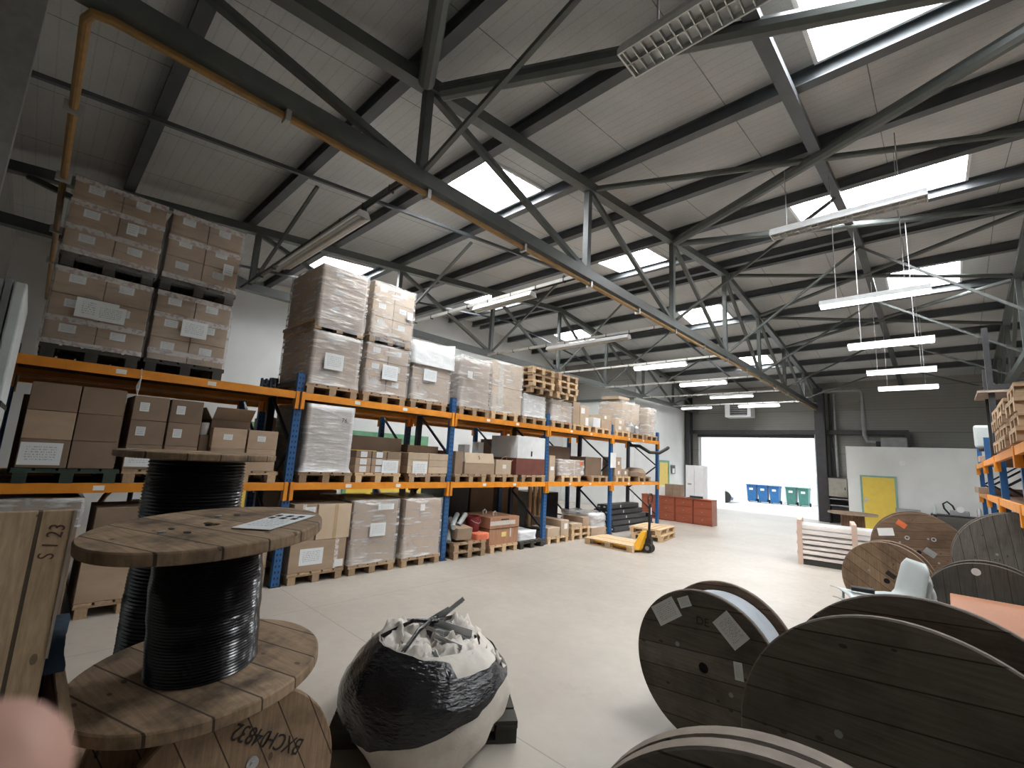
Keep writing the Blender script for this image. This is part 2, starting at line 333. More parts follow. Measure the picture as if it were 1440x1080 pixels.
for i, (x0, x1, y0, y1) in enumerate(SKYL):
    root = empty(f'window_{i+1}', ((x0+x1)/2, (y0+y1)/2, zr((y0+y1)/2)), kind='structure')
    L = lambda x, y, h: (x-(x0+x1)/2, y-(y0+y1)/2, zr(y)+h-zr((y0+y1)/2))
    mb = MB(); t = .04
    for (a, b, c, d) in ((x0, x0+t, y0, y1), (x1-t, x1, y0, y1), (x0+t, x1-t, y0, y0+t), (x0+t, x1-t, y1-t, y1)):
        p = [(a, c), (b, c), (b, d), (a, d)]; mb.add([L(x, y, -.05) for x, y in p]+[L(x, y, .3) for x, y in p], [(3, 2, 1, 0), (4, 5, 6, 7), (0, 1, 5, 4), (1, 2, 6, 5), (2, 3, 7, 6), (3, 0, 4, 7)])
    mb.build('curb', 'white', root)
    p = [(x0+t, y0+t), (x1-t, y0+t), (x1-t, y1-t), (x0+t, y1-t)]
    MB().add([L(x, y, .27) for x, y in p]+[L(x, y, .29) for x, y in p], [(3, 2, 1, 0), (4, 5, 6, 7), (0, 1, 5, 4), (1, 2, 6, 5), (2, 3, 7, 6), (3, 0, 4, 7)]).build('pane', 'panel_dim' if y0 < 5 else 'panel', root)
    mb = MB()
    for k in range(1, 6): x = x0+(x1-x0)*k/6; mb.bar(L(x, y1-.3, .25), L(x, y1-.06, .25), .012, .012)
    mb.bar(L(x0+.05, y1-.3, .25), L(x1-.05, y1-.3, .25), .014, .014); mb.build('safety_bar', 'galv', root)
def gable(x0, x1, y0, y1, z0=0):
    mb = MB(); ys = [y0]+([RIDGE] if y0 < RIDGE < y1 else [])+[y1]; n = len(ys)
    vs = [(x, y, z) for x in (x0, x1) for z in (0, 1) for y in ys]; vs = [(x, y, z0 if z == 0 else zr(y)) for x, y, z in vs]
    for i in range(n-1):
        a = [i, i+1, n+i+1, n+i]; b = [2*n+q for q in a]
        mb.add([vs[q] for q in a+b], [(0, 1, 2, 3), (7, 6, 5, 4), (0, 4, 5, 1), (1, 5, 6, 2), (2, 6, 7, 3), (3, 7, 4, 0)])
    return mb
struct('wall_left', gable(XL-.2, XL, YN-.2, YB), 'white_wall')
struct('wall_right', gable(XR, XR+.2, YN-.2, YB), 'clad')
struct('wall_near', MB().box(XL, XR, YN-.2, YN, 0, zr(YN)), 'clad')
# lobby block in the back left corner: clad face and white side
struct('wall_lobby_front', MB().box(XL, -9.3, 17.3, 17.42, 4.6, zr(17.36)), 'clad')
struct('wall_lobby_front', MB().box(XL, -9.3, 17.3, 17.42, 0, 4.6), 'white_wall')
struct('wall_lobby_side', gable(-9.42, -9.3, 17.42, YB), 'white_wall')
# back wall with the loading door opening x -8.8..-3.85, z 0..3.5
DX0, DX1, DZ = -8.8, -3.85, 3.5
def back(x0, x1, z0, z1): return MB().box(x0, x1, YB, YB+.2, z0, z1)
struct('wall_back', back(-9.3, DX0, 0, zr(YB)).box(DX0, DX1, YB, YB+.2, DZ, zr(YB)).box(DX1, XR, YB, YB+.2, 0, zr(YB)), 'clad')

# ------------------------------------------------------------------ steel frame
NOD = [-.6, 2.35, 5.35, 8.36, RIDGE, 14.3, 17.2, 20.1, YB-.2]
def truss(x, sz=1.0):
    root = empty('roof_truss', (x, 0, 0), kind='structure'); b = .14*sz
    zc = lambda y: zp(y)-.07
    mb = MB(); mb.bar((0, YN, zc(YN)), (0, RIDGE, zc(RIDGE)), b, .14); mb.bar((0, RIDGE, zc(RIDGE)), (0, YB, zc(YB)), b, .14); mb.build('top_chord', 'steel', root)
    MB().bar((0, YN, 4.62), (0, YB, 4.62), b, .15).build('bottom_chord', 'steel', root)
    for k, y in enumerate(NOD):
        if 0 < k < 8: MB().bar((0, y, 4.69), (0, y, zc(y)-.07), .09, .09).build('web_post', 'steel', root)
        if k < 8: MB().bar((0, y+.06, zc(y)-.07), (0, NOD[k+1]-.06, 4.69), .07, .07).build('web_diagonal', 'steel', root)
    return root
for x in (-8.87, -3.7, 1.47): truss(x)
for i, y in enumerate((.5, 2.2, 3.75, 5.33, 6.9, 8.48, 10.05, 11.2, 11.6, 13.2, 14.78, 16.35, 18.0, 19.6, 21.2)):
    mb = MB(); z = zp(y)
    mb.box(XL+.02, XR-.02, y-.065, y+.065, z, z+.012).box(XL+.02, XR-.02, y-.012, y+.012, z+.012, z+.19).box(XL+.02, XR-.02, y-.05, y+.05, z+.185, z+.198)
    if y > 17.4: mb = MB(); mb.box(-9.28, XR-.02, y-.065, y+.065, z, z+.012).box(-9.28, XR-.02, y-.012, y+.012, z+.012, z+.19).box(-9.28, XR-.02, y-.05, y+.05, z+.185, z+.198)
    struct('roof_purlin', mb, 'purlin')
def tie(x, wd, ht, m):
    mb = MB(); o = -.03
    mb.bar((x, YN, zp(YN)-o*0-.02-ht/2), (x, RIDGE, zp(RIDGE)-.02-ht/2), wd, ht); mb.bar((x, RIDGE, zp(RIDGE)-.02-ht/2), (x, YB, zp(YB)-.02-ht/2), wd, ht)
    struct('roof_tie', mb, m)
tie(-.97, .13, .1, 'purlin'); tie(-6.4, .05, .05, 'purlin'); tie(-11.2, .05, .05, 'purlin')
def brace(p, q, r=.055):
    p3, q3 = (p[0], p[1], zp(p[1])-.06-r), (q[0], q[1], zp(q[1])-.06-r)
    mid = []
    if (p[1]-RIDGE)*(q[1]-RIDGE) < 0:
        t = (RIDGE-p[1])/(q[1]-p[1]); mid = [(p[0]+(q[0]-p[0])*t, RIDGE, zp(RIDGE)-.06-r)]
    struct('roof_brace', MB().tube([p3]+mid+[q3], r, 10), 'steel', smooth='a')
for p, q in (((-3.6, 2.45), (1.4, 5.28)), ((-3.6, 2.25), (1.4, -.55)), ((-3.6, 5.42), (1.4, 8.3)), ((-3.6, 8.3), (1.4, 5.42)), ((-3.6, 8.5), (1.4, 11.3)), ((-3.6, 11.5), (1.4, 14.2)), ((-3.6, 14.2), (1.4, 11.5)), ((-3.6, 14.4), (1.4, 17.1)), ((-3.6, 17.1), (1.4, 14.4))): brace(p, q, .085 if p[1] < 5 or p[1] == 8.3 else .06 if p[1] == 8.5 else .045)
for y in NOD[1:8]:
    for a, b in ((-3.62, -.97), (1.39, -.97), (-8.79, -6.4)):
        if a > 0 and y < 11 or a == -3.62 and y == 5.35: continue
        struct('fly_brace', MB().bar((a, y, 4.7), (b, y, zp(y)-.16), .045, .045), 'steel')
# columns
def column(x, y, z1, w=.28, m='darksteel', kind='column'):
    mb = MB(); mb.box(x-w/2, x+w/2, y-.2, y-.185, 0, z1).box(x-w/2, x+w/2, y+.185, y+.2, 0, z1).box(x-.01, x+.01, y-.185, y+.185, 0, z1); struct(kind, mb, m)
column(-3.6, 22.45, 5.4, .34); column(-9.1, 22.5, 5.3, .2)
struct('trim_1', MB().box(-9.25, -.85, 22.62, 22.78, 3.5, 3.68), 'darksteel')
struct('trim_2', MB().box(-.97, -.81, 22.62, 22.78, 0, 3.5), 'darksteel')
struct('trim_3', MB().box(DX0-.02, DX1, 22.82, YB+.2, 3.36, 3.5), 'darksteel')
struct('trim_4', MB().box(DX1-.02, DX1+.1, 22.66, YB+.22, 0, 3.5), 'white')
struct('trim_5', MB().box(-13, -9.32, 17.2, 17.28, 4.53, 4.63), 'steel')
# open leaf of the loading door, swung outward
lf = empty('door_1', (DX0+.02, YB+.22, 0), PI/2-.02, kind='structure'); MB().box(0, 3.1, -.03, .03, .02, 3.42).build('door_leaf', 'white', lf); MB().box(1.2, 1.35, .03, .07, 1, 1.1).build('door_handle', 'greymetal', lf)

# ------------------------------------------------------------------ gas pipe and light rails
gp = empty('gas_pipe', (-3.7, -.15, 4.5), 0, 'long ochre gas pipe under the girder, turning the corner along the near wall', 'pipe')
MB().tube([(0, 22.5, -.0), (0, .12, 0), (-.03, .03, 0), (-.12, 0, 0), (-9.2, 0, 0)], .03, 10).build('pipe_run', 'pipe', gp, smooth='a')
for y in (1.2, 2.6, 4.1, 5.6, 7.1, 8.6, 10.1, 11.6, 13.1, 14.6, 16.1, 17.6, 19.1): MB().box(-.045, .045, y-.02, y+.02, -.05, .05).build('clamp', 'galv', gp)
for x in (-1.3, -2.8, -4.6, -6.2): MB().box(x-.02, x+.02, -.06, .06, -.05, .045).build('clamp', 'galv', gp)
RAILS = ['railing over the two shelved box towers nearest the near wall', 'second one from the near wall', 'third one from the near wall', 'below the ridge', 'fourth one from the big door', 'third one from the big door', 'second one from the big door, over the white locker']
rail_x0 = [-8.79]*5+[-8.79, -8.79]
for i, y in enumerate((2.2, 5.2, 8.2, 11.15, 14.15, 17.05, 19.95)):
    r = empty('lighting_rail', (-8.79, y, 4.56), 0, 'slim steel lighting rail slung between the two trusses, '+['nearest the near wall', 'second from the near wall', 'third from the near wall', 'fourth one, under the ridge', 'third one from the loading door', 'second one from the loading door', 'nearest the loading door'][i], 'rail', 'lighting rails left of the girder')
    MB().bar((0, 0, 0), (5.02, 0, 0), .05, .05).build('rail', 'unlit' if i else 'steel', r)
    for k in range(9): x = .4+k*.55; MB().box(x-.008, x+.008, -.03, .03, -.045, .03).build('clip', 'blacksteel', r)
    MB().tube([(3.4, .0, -.035), (5.0, .0, -.035)], .012, 6).build('cable', 'blacksteel', r)
def batten(x0, x1, y, z, label, lit, group, wires=None, louver=False, rz=0):
    L = x1-x0; o = empty('ceiling_light', ((x0+x1)/2, y, z), rz, label, 'light', group); h = L/2; wd = .09 if not louver else .11
    MB().add([(a*h, b*q, c) for a in (-1, 1) for b, q, c in ((-1, wd*.6, .075), (-1, wd, 0), (1, wd, 0), (1, wd*.6, .075))],
             [(0, 1, 2, 3), (7, 6, 5, 4), (0, 4, 5, 1), (2, 6, 7, 3), (3, 7, 4, 0), (1, 5, 6, 2)]).build('housing', 'white', o)
    if louver:
        mb = MB()
        for k in range(22): x = -h+.03+k*(L-.06)/21; mb.box(x-.003, x+.003, -wd+.012, wd-.012, -.03, -.001)
        mb.box(-h+.01, h-.01, -.003, .003, -.03, -.001); mb.build('louver', 'louver', o)
        MB().box(-h, h, -wd, -wd+.01, -.035, -.001).box(-h, h, wd-.01, wd, -.035, -.001).box(-h, -h+.01, -wd+.01, wd-.01, -.035, -.001).box(h-.01, h, -wd+.01, wd-.01, -.035, -.001).build('frame', 'white', o)
    else: MB().tube([(-h+.01, 0, -.012), (h-.01, 0, -.012)], .03 if lit else .026, 10).box(-h+.01, h-.01, -wd*.7, wd*.7, -.012, -.001).build('tube', 'tube' if lit else 'unlit', o, smooth='a')
    for x, zt in wires or []: MB().tube([(x-(x0+x1)/2, 0, .07), (x-(x0+x1)/2, 0, zt-z)], .006, 6).build('suspension_wire', 'galv', o)
    return o
GL, GR = 'fluorescent lights on the left rails', 'fluorescent lights hung on wires'
for x0, x1, y, lit, lb in ((-6.86, -4.54, 2.2, 0, 'long unlit beige fluorescent light on the rail nearest the near wall'), (-5.97, -4.6, 5.2, 0, 'unlit fluorescent light in front of the skylight pair, above the shelved boxes'),
        (-6.7, -4.55, 8.2, 0, 'long pale fluorescent light above the stacked empty pallets'), (-6.0, -4.57, 11.15, 1, 'lit white tube light left of the girder, under the ridge'),
        (-6.0, -4.58, 14.15, 1, 'lit white tube light, third from the loading door on the left rails'), (-6.1, -4.65, 17.05, 1, 'lit white tube light, second from the loading door on the left rails'),
        (-8.4, -7.1, 19.95, 1, 'lit tube light by the white lobby wall, left of the air heater'), (-6.0, -4.5, 19.95, 1, 'lit tube light above and right of the air heater')):
    batten(x0, x1, y, 4.43, lb, lit, GL)
for x0, x1, y, zz, lit, lou, lb in ((-1.22, -.02, 2.12, 4.25, 0, 1, 'unlit louvred fluorescent light at the top edge of the photo'), (-1.58, .09, 6.9, 5.22, 0, 1, 'hanging fluorescent light in front of the wide skylight'),
        (-1.14, .05, 7.55, 4.25, 1, 0, 'hanging tube light in front of the small far skylight'), (-1.16, .05, 10.4, 4.25, 1, 0, 'bright hanging tube light, third from the back wall'),
        (-1.16, .05, 13.27, 4.25, 1, 0, 'bright hanging tube light, second from the back wall'), (-1.16, .06, 15.85, 4.25, 1, 0, 'hanging tube light nearest the back wall')):
    batten(x0, x1, y, zz, lb, lit, GR, [(x0+.2, zp(y)-(.12 if zz > 5 else .05)), (x1-.25, zp(y)-(.12 if zz > 5 else .05))], lou)

# ------------------------------------------------------------------ outside, seen through the open door
struct('yard', MB().box(-40, 25, YB+.0, 60, -.22, -.02), 'asphalt')
o = struct('neighbour_wall', MB().box(-30, 6, 32.5, 32.9, 0, 7), 'outclad')
def wheelie(x, y, m, label, group):
    o = empty('wheeled_bin', (x, y, -.02), 0, label, 'bin', group)
    b, t = .22, .26
    MB().add([(-b, -b, .06), (b, -b, .06), (b, b*1.1, .06), (-b, b*1.1, .06), (-t, -t, .98), (t, -t, .98), (t, t*1.2, .98), (-t, t*1.2, .98)], [(3, 2, 1, 0), (4, 5, 6, 7), (0, 1, 5, 4), (1, 2, 6, 5), (2, 3, 7, 6), (3, 0, 4, 7)]).build('body', m, o)
    MB().box(-.28, .28, -.33, .36, .985, 1.05).build('lid', m, o, bev=.02); MB().box(-.3, .3, .37, .4, .93, .97).build('handle', m, o)
    MB().tube([(-.28, .22, .1), (-.22, .22, .1)], .1, 14).tube([(.22, .22, .1), (.28, .22, .1)], .1, 14).build('wheel', 'rubber', o)
    MB().box(-.1, .1, -.285, -.262, .72, .84).build('emblem', 'white', o)
for k, (x, y, m) in enumerate(((-8.57, 30.7, 'bin_blue'), (-7.97, 30.75, 'bin_blue'), (-7.36, 30.8, 'bin_blue'), (-6.55, 31.0, 'bin_green'), (-5.93, 31.0, 'bin_green'))):
    wheelie(x, y, m, ['left blue wheeled bin outside the door', 'middle blue wheeled bin outside the door', 'right blue wheeled bin outside, next to the green ones', 'green wheeled bin beside the blue ones', 'green wheeled bin nearest the right door post'][k], 'wheeled bins outside')
car = empty('car', (-9.4, 28.3, -.02), 0, 'white car outside, only its front corner visible past the door leaf', 'car')
MB().add([(-3.2, -.85, .3), (.75, -.8, .3), (.8, .85, .3), (-3.2, .85, .3), (-3.2, -.85, .85), (.45, -.8, .78), (.55, .85, .78), (-3.2, .85, .9), (-3.2, -.7, 1.45), (-1, -.68, 1.42), (-1, .7, 1.42), (-3.2, .7, 1.45)],
         [(3, 2, 1, 0), (0, 1, 5, 4), (1, 2, 6, 5), (2, 3, 7, 6), (4, 5, 9, 8), (5, 6, 10, 9), (6, 7, 11, 10), (8, 9, 10, 11), (0, 4, 7, 3), (4, 8, 11, 7)]).build('body', 'carpaint', car, bev=.06)
MB().tube([(.3, -.88, .32), (.3, -.7, .32)], .32, 20).build('wheel', 'rubber', car); MB().box(-3, .7, -.84, -.7, .16, .29).build('sill', 'carblue', car)

# ------------------------------------------------------------------ back wall fittings
h = empty('air_heater', (-6.6, 22.0, 4.2), 0, 'white louvred air heater hung above the loading door', 'heater')
MB().box(-.55, .55, -.25, .4, 0, .62).build('casing', 'white', h, bev=.02); mb = MB()
for k in range(6): mb.box(-.3, .38, -.275, -.252, .1+k*.085, .145+k*.085)
mb.build('louver', 'greymetal', h); MB().box(-.32, .4, -.252, -.2501, .08, .58).build('grille_recess', 'hole', h)

for x in (-.4, .4): MB().box(x-.03, x+.03, .4, .885, .2, .26).build('wall_bracket', 'steel', h)
fl = empty('flue_pipe', (-2.15, 22.3, 3.0), 0, 'grey flue pipe rising from the box room roof and bending to the left', 'pipe')
MB().tube([(.36, -.1, .15), (.1, -.05, .2), (0, 0, .45), (0, 0, 2.1), (-.06, 0, 2.22), (-.2, 0, 2.27), (-1.3, 0, 2.27)], .07, 12).build('duct', 'greymetal', fl, smooth='a')
# box room with yellow door
BY = 21.0
bx = empty('wall_box_room', (0, BY, 0), kind='structure'); MB().box(-2.62, 2.6, 0, .12, 0, 2.95).box(-2.62, -2.5, .12, YB-BY-.01, 0, 2.95).box(-2.5, 2.6, .12, YB-BY-.01, 2.85, 2.95).build('partition', 'white_wall', bx)
d2 = empty('door_2', (-1.73, BY-.02, 0), kind='structure')
MB().box(-.45, .45, -.03, .0, 0, 1.86).build('door_leaf', 'yellow', d2); MB().box(-.51, -.45, -.035, .015, 0, 1.92).box(.45, .51, -.035, .015, 0, 1.92).box(-.45, .45, -.035, .015, 1.86, 1.92).build('door_frame', 'greenb', d2)
MB().box(-.41, -.35, -.045, -.031, .95, 1.15).tube([(-.38, -.05, 1.06), (-.38, -.08, 1.06), (-.27, -.08, 1.06)], .012, 8).build('door_handle', 'galv', d2)
o = MB().tube([(-1.02, BY-.06, 2.4), (-1.02, BY-.005, 2.4)], .09, 16).build('wall_lamp', 'white'); tag(o, 'small round white lamp above the yellow door on the box room wall', 'lamp')
ub = empty('boiler_unit', (-1.2, 22.2, 2.955), 0, 'grey boiler unit on the box room roof beside the flue', 'boiler'); MB().box(-.45, .3, -.25, .25, 0, .4).build('casing', 'greymetal', ub, bev=.01); MB().box(-.6, -.46, -.2, .2, 0, .25).build('valve_box', 'blacksteel', ub)
c = empty('electrical_cabinet', (-3.09, 22.3, 1.0), 0, 'beige electrical cabinet on the back wall beside the dark column', 'cabinet')
MB().box(-.3, .3, -.15, .38, .02, .72).build('door_panel', 'beige', c, bev=.01); MB().box(-.31, .31, -.12, .39, .72, .74).build('top_rim', 'greymetal', c)
MB().box(.22, .25, -.17, -.151, .3, .4).build('latch', 'blacksteel', c)
c = empty('meter_rack', (-3.03, 22.2, .4), 0, 'dark metal meter rack below the beige cabinet', 'rack')
mb = MB()
for z in (.0, .27, .52): mb.box(-.36, .36, -.2, .25, z, z+.04)
mb.build('shelf', 'greymetal', c); MB().box(-.36, -.32, -.2, .25, -.4, .6).box(.32, .36, -.2, .25, -.4, .6).build('side_frame', 'blacksteel', c); MB().box(-.28, .28, -.1, .2, .05, .25).build('meter', 'blacksteel', c)
for k, x in enumerate((-3.3, -3.14)): tag(MB().tube([(x, 22.72, 1.8), (x, 22.72, 5.2)], .045, 10).build('conduit', 'galv' if k else 'darksteel', smooth='a'), ['dark vertical conduit just right of the column', 'bright galvanised conduit right of the dark one'][k], 'conduit')
c = empty('junction_box', (-2.78, 22.8, 2.05), 0, 'small grey junction box on the cladding left of the box room', 'box'); MB().box(-.13, .13, -.08, .09, -.1, .12).build('casing', 'beige', c); MB().box(-.05, .05, -.09, -.081, -.03, .05).build('dial', 'blacksteel', c)
# green framed door in lobby side
d3 = empty('door_3', (-9.28, 20.0, 0), kind='structure'); MB().box(-.01, .02, -.45, .45, 0, 2.0).build('door_leaf', 'yellow', d3); MB().box(-.01, .04, -.55, -.45, 0, 2.1).box(-.01, .04, .45, .55, 0, 2.1).box(-.01, .04, -.45, .45, 2.0, 2.1).build('door_frame', 'green', d3); MB().tube([(.03, .35, 1.05), (.07, .35, 1.05), (.07, .22, 1.05)], .012, 6).build('door_handle', 'galv', d3)
c = empty('notice_board', (-9.25, 21.0, 1.7), 0, 'dark notice board hung on the lobby wall right of the green framed door', 'board'); MB().box(-.02, .0, -.2, .2, -.2, .2).build('panel', 'darksteel', c); MB().box(.001, .004, -.12, .12, -.17, .05).build('notice', 'plain', c)
# yellow doors in the left wall seen through the racks
for k, (y0, y1) in enumerate(((6.7, 9.4), (2.5, 4.1))):
    d = empty(f'door_{4+k}', (XL+.02, (y0+y1)/2, 0), kind='structure'); hw = (y1-y0)/2
    MB().box(-.01, .03, -hw, hw, 0, 2.1).build('door_leaf', 'yellow', d); MB().box(-.01, .05, -hw-.12, -hw, 0, 2.4).box(-.01, .05, hw, hw+.12, 0, 2.4).box(-.01, .05, -hw, hw, 2.1, 2.4).build('door_frame', 'green', d); MB().tube([(.03, hw-.15, 1.05), (.08, hw-.15, 1.05), (.08, hw-.3, 1.05)], .012, 6).build('door_handle', 'galv', d)
# ------------------------------------------------------------------ pallet racks
def perforated(name, c, c2):
    t = NT(name); v = t.obj(); sp = t.a('ShaderNodeSeparateXYZ'); t.l.new(v, sp.inputs[0])
    fz = t.math('LESS_THAN', t.math('ABSOLUTE', t.math('SUBTRACT', t.math('FRACT', t.math('DIVIDE', sp.outputs[2], .075)), .5)), .2)
    fy = t.math('LESS_THAN', t.math('ABSOLUTE', t.math('SUBTRACT', t.math('ABSOLUTE', sp.outputs[1]), .022)), .009)
    n = t.noise(v, 6); col = t.mix(t.math('MULTIPLY', fz, fy), t.mix(n, c, c2), (.006, .008, .014)); t.base(col, .42); return t.m
M['blue_perf'] = perforated('perforated_blue_upright', (.022, .115, .3), (.016, .085, .235)); M['backlit_perf'] = perforated('perforated_backlit_upright', (.012, .02, .045), (.02, .028, .05))  # rear uprights: copy of the blue paint darkened for backlit shade
M['deck'] = mat('brown_shelf_board', (.16, .085, .05), (.12, .065, .04), rough=.8, scale=4)
def rack(label, xf, xb, ys, levels, top, front='blue_perf', rear='backlit_perf', beams=None, decks=True, sx=1, bh=.1):
    o = empty('pallet_rack', (xf, ys[0], 0), 0, label, 'rack'); d = xb-xf; s = 1 if d > 0 else -1
    for k, y in enumerate(ys):
        y -= ys[0]
        for x, m in ((0, front), (d, rear)):
            MB().box(-.04, .04, -.05, .05, .01, top).build('upright', m, o, loc=(x+s*.04 if x == 0 else x-s*.04, y, 0))
            MB().box(-.06, .06, -.07, .07, 0, .01).build('foot_plate', 'darkup', o, loc=(x+s*.04 if x == 0 else x-s*.04, y, 0))
        z, up = .35, True; a, b = s*.08, d-s*.08
        while z+.75 < top:
            MB().bar((a if up else b, y, z), (b if up else a, y, z+.72), .035, .035).build('brace', 'darkup', o); z += .75; up = not up
        for z in (.3, top-.12): MB().bar((a, y, z), (b, y, z), .035, .035).build('brace', 'darkup', o)
    for k in range(len(ys)-1):
        a, b = ys[k]-ys[0]+.055, ys[k+1]-ys[0]-.055
        for lv in levels:
            if beams and not beams(k, lv): continue
            for x in (-s*.012, d+s*.012):
                bm = MB().box(-.025, .025, a+.012, b-.012, lv-bh, lv).build('beam', 'orange', o, loc=(x, 0, 0))
                for yy in (a-.04, b-.008): MB().box(-.035, .035, yy, yy+.048, lv-.24, lv+.005).build('beam_connector', 'orange', bm)
            if decks: MB().box(min(0, d)+.04, max(0, d)-.04, a+.02, b-.02, lv-.035, lv-.006).build('shelf_board', 'deck', o)
            if xf < -6 and xf > -7:
                for t in (.3, .62):
                    yy = a+(b-a)*t; MB().box(.0372, .039, yy-.045, yy+.045, lv-.075, lv-.025).build('location_sticker', 'plain', o)
    return o
YS = [-.26+2.8*k for k in range(6)]
rack('long blue and orange pallet rack row in front, along the left side', -6.54, -7.64, YS, (1.36, 2.61), 2.89)
rack('second pallet rack row standing back to back behind the long front rack', -7.94, -9.04, YS[:5], (1.36, 2.61), 2.89, rear='blue_perf', beams=lambda k, lv: k in (0, 1, 3) or lv > 2 and k == 2)

# ------------------------------------------------------------------ pallets
def pallet_mesh(m, name='wooden_pallet'):
    o = empty(name, (0, 0, -50))
    for k in range(5): y = -.4+.0725+k*.16375; MB().box(-.6, .6, y-.07, y+.07, .122, .144).build('deck_board', m, o)
    for y in (-.33, 0, .33):
        mb = MB().box(-.6, .6, y-.05, y+.05, 0, .022)
        for x in (-.53, 0, .53): mb.box(x-.07, x+.07, y-.05, y+.05, .022, .1)
        sk = mb.build('skid', m, o)
    for x in (-.53, 0, .53): MB().box(x-.07, x+.07, -.4, .4, .1, .122).build('cross_board', m, o)
    return o
PROTO = {}
def pallet(label, x, y, z, m='pallet', rz=0, group=None):
    if m not in PROTO: o = PROTO[m] = pallet_mesh(m)
    else: o = copy_tree(PROTO[m]); 
    o.location = (x, y, z); o.rotation_euler = (0, 0, rz); tag(o, label, 'pallet')
    if group: o['group'] = group
    elif 'group' in o: del o['group']
    return o
XF = -6.52
GT, GM, GLW = 'pallets on the top level of the front rack', 'pallets on the middle level of the front rack', 'pallets on the floor under the front rack'

# ------------------------------------------------------------------ boxes and wrapped loads
def front_bits(root, d2, tapes, sheets, y0, y1, z0, z1, off=.0015):
    for k, t in enumerate(tapes):
        if t[0] == 'h': MB().box(d2, d2+off, y0, y1, t[1]-t[2]/2, t[1]+t[2]/2).build('tape', t[3], root)
        else: MB().box(d2, d2+off, t[1]-t[2]/2, t[1]+t[2]/2, z0, z1).build('tape', t[3], root)
    for k, (cy, cz, a, b, m) in enumerate(sheets): MB().box(d2+off+k*.003, d2+off+.0015+k*.003, cy-a/2, cy+a/2, cz-b/2, cz+b/2).build('paper_label', m, root)
def carton(label, y0, y1, z0, z1, x1=XF, d=.5, m='card', tapes=(), sheets=(), group=None, cat='box', name='cardboard_box', rz=0, bev=.006):
    hy, h = (y1-y0)/2, z1-z0
    o = MB().box(-d/2, d/2, -hy, hy, 0, h).build(name, m, bev=bev); o.location = (x1-d/2, (y0+y1)/2, z0); o.rotation_euler = (0, 0, rz)
    tag(o, label, cat, group); front_bits(o, d/2, tapes, sheets, -hy, hy, 0, h); return o
def hull(sx, sy, z0, z1, amp, seed, bulge=0, skirt=0, n=11, drape=0):
    bm = bmesh.new(); bmesh.ops.create_cube(bm, size=1); bmesh.ops.subdivide_edges(bm, edges=bm.edges[:], cuts=n, use_grid_fill=True)
    mb = MB(); idx = {}
    for v in bm.verts:
        x, y, t = v.co.x*sx, v.co.y*sy, v.co.z+.5; z = z0+(z1-z0)*t
        q = Vector((x*3+seed, y*3, z*7)); a = .006+amp*(.5+.5*noise.noise(q))+amp*.6*abs(noise.noise(q*2.3))
        ox = 1 if abs(v.co.x) > .499 else 0; oy = 1 if abs(v.co.y) > .499 else 0; oz = 1 if v.co.z > .499 else 0
        x += math.copysign(a+bulge*math.sin(PI*t), v.co.x)*ox; y += math.copysign(a, v.co.y)*oy; z += oz*(a*.8)
        if skirt and t < .01: x *= 1+skirt; y *= 1+skirt
        if drape and oz: z += drape*(.5+.5*noise.noise(Vector((x*2.2, y*2.2, seed))))
        idx[v] = len(mb.v); mb.v.append((x, y, z))
    for f in bm.faces:
        if f.normal.z < -.9: continue
        mb.f.append(tuple(idx[v] for v in f.verts))
    bm.free(); return mb
def wrapped(label, y0, y1, z0, z1, x1=XF, d=1.12, rows=3, cols=2, m='card', fm='film', amp=.014, tapes=(), sheets=(), group=None, film=True, cat='wrapped load', drape=0, gap=.006, fz=None, stickers=None, bulge=0, skirt=0, seed=None):
    o = empty('wrapped_load', (x1-d/2, (y0+y1)/2, z0), 0, label, cat, group); hy, h = (y1-y0)/2, z1-z0; rh, cw = h/rows, 2*hy/cols
    for r in range(rows):
        for c in range(cols):
            b = MB().box(-d/2, d/2, -hy+c*cw+gap/2, -hy+(c+1)*cw-gap/2, r*rh, (r+1)*rh-gap*.6).build('carton', m, o, bev=.006)
            if stickers: MB().box(d/2+.001, d/2+.0025, -hy+(c+.28)*cw, -hy+(c+.28)*cw+.13, (r+.5)*rh, (r+.5)*rh+.085).build('paper_label', stickers, b)
    if tapes: front_bits(o, d/2, tapes, (), -hy-.003, hy+.003, 0, h, .003)
    if film: hull(d+.004, 2*hy+.004, 0 if fz is None else fz, h, amp, seed or random.random()*50, bulge, skirt, 13, drape).build('stretch_film', fm, o, smooth=True)
    front_bits(o, d/2+amp*2.1+.006+bulge, (), sheets, -hy, hy, 0, h); return o
TZ, MZ = 2.61, 1.36
GW = 'wrapped box loads on the top level of the front rack'
T = lambda z: ('h', z, .06, 'tape')
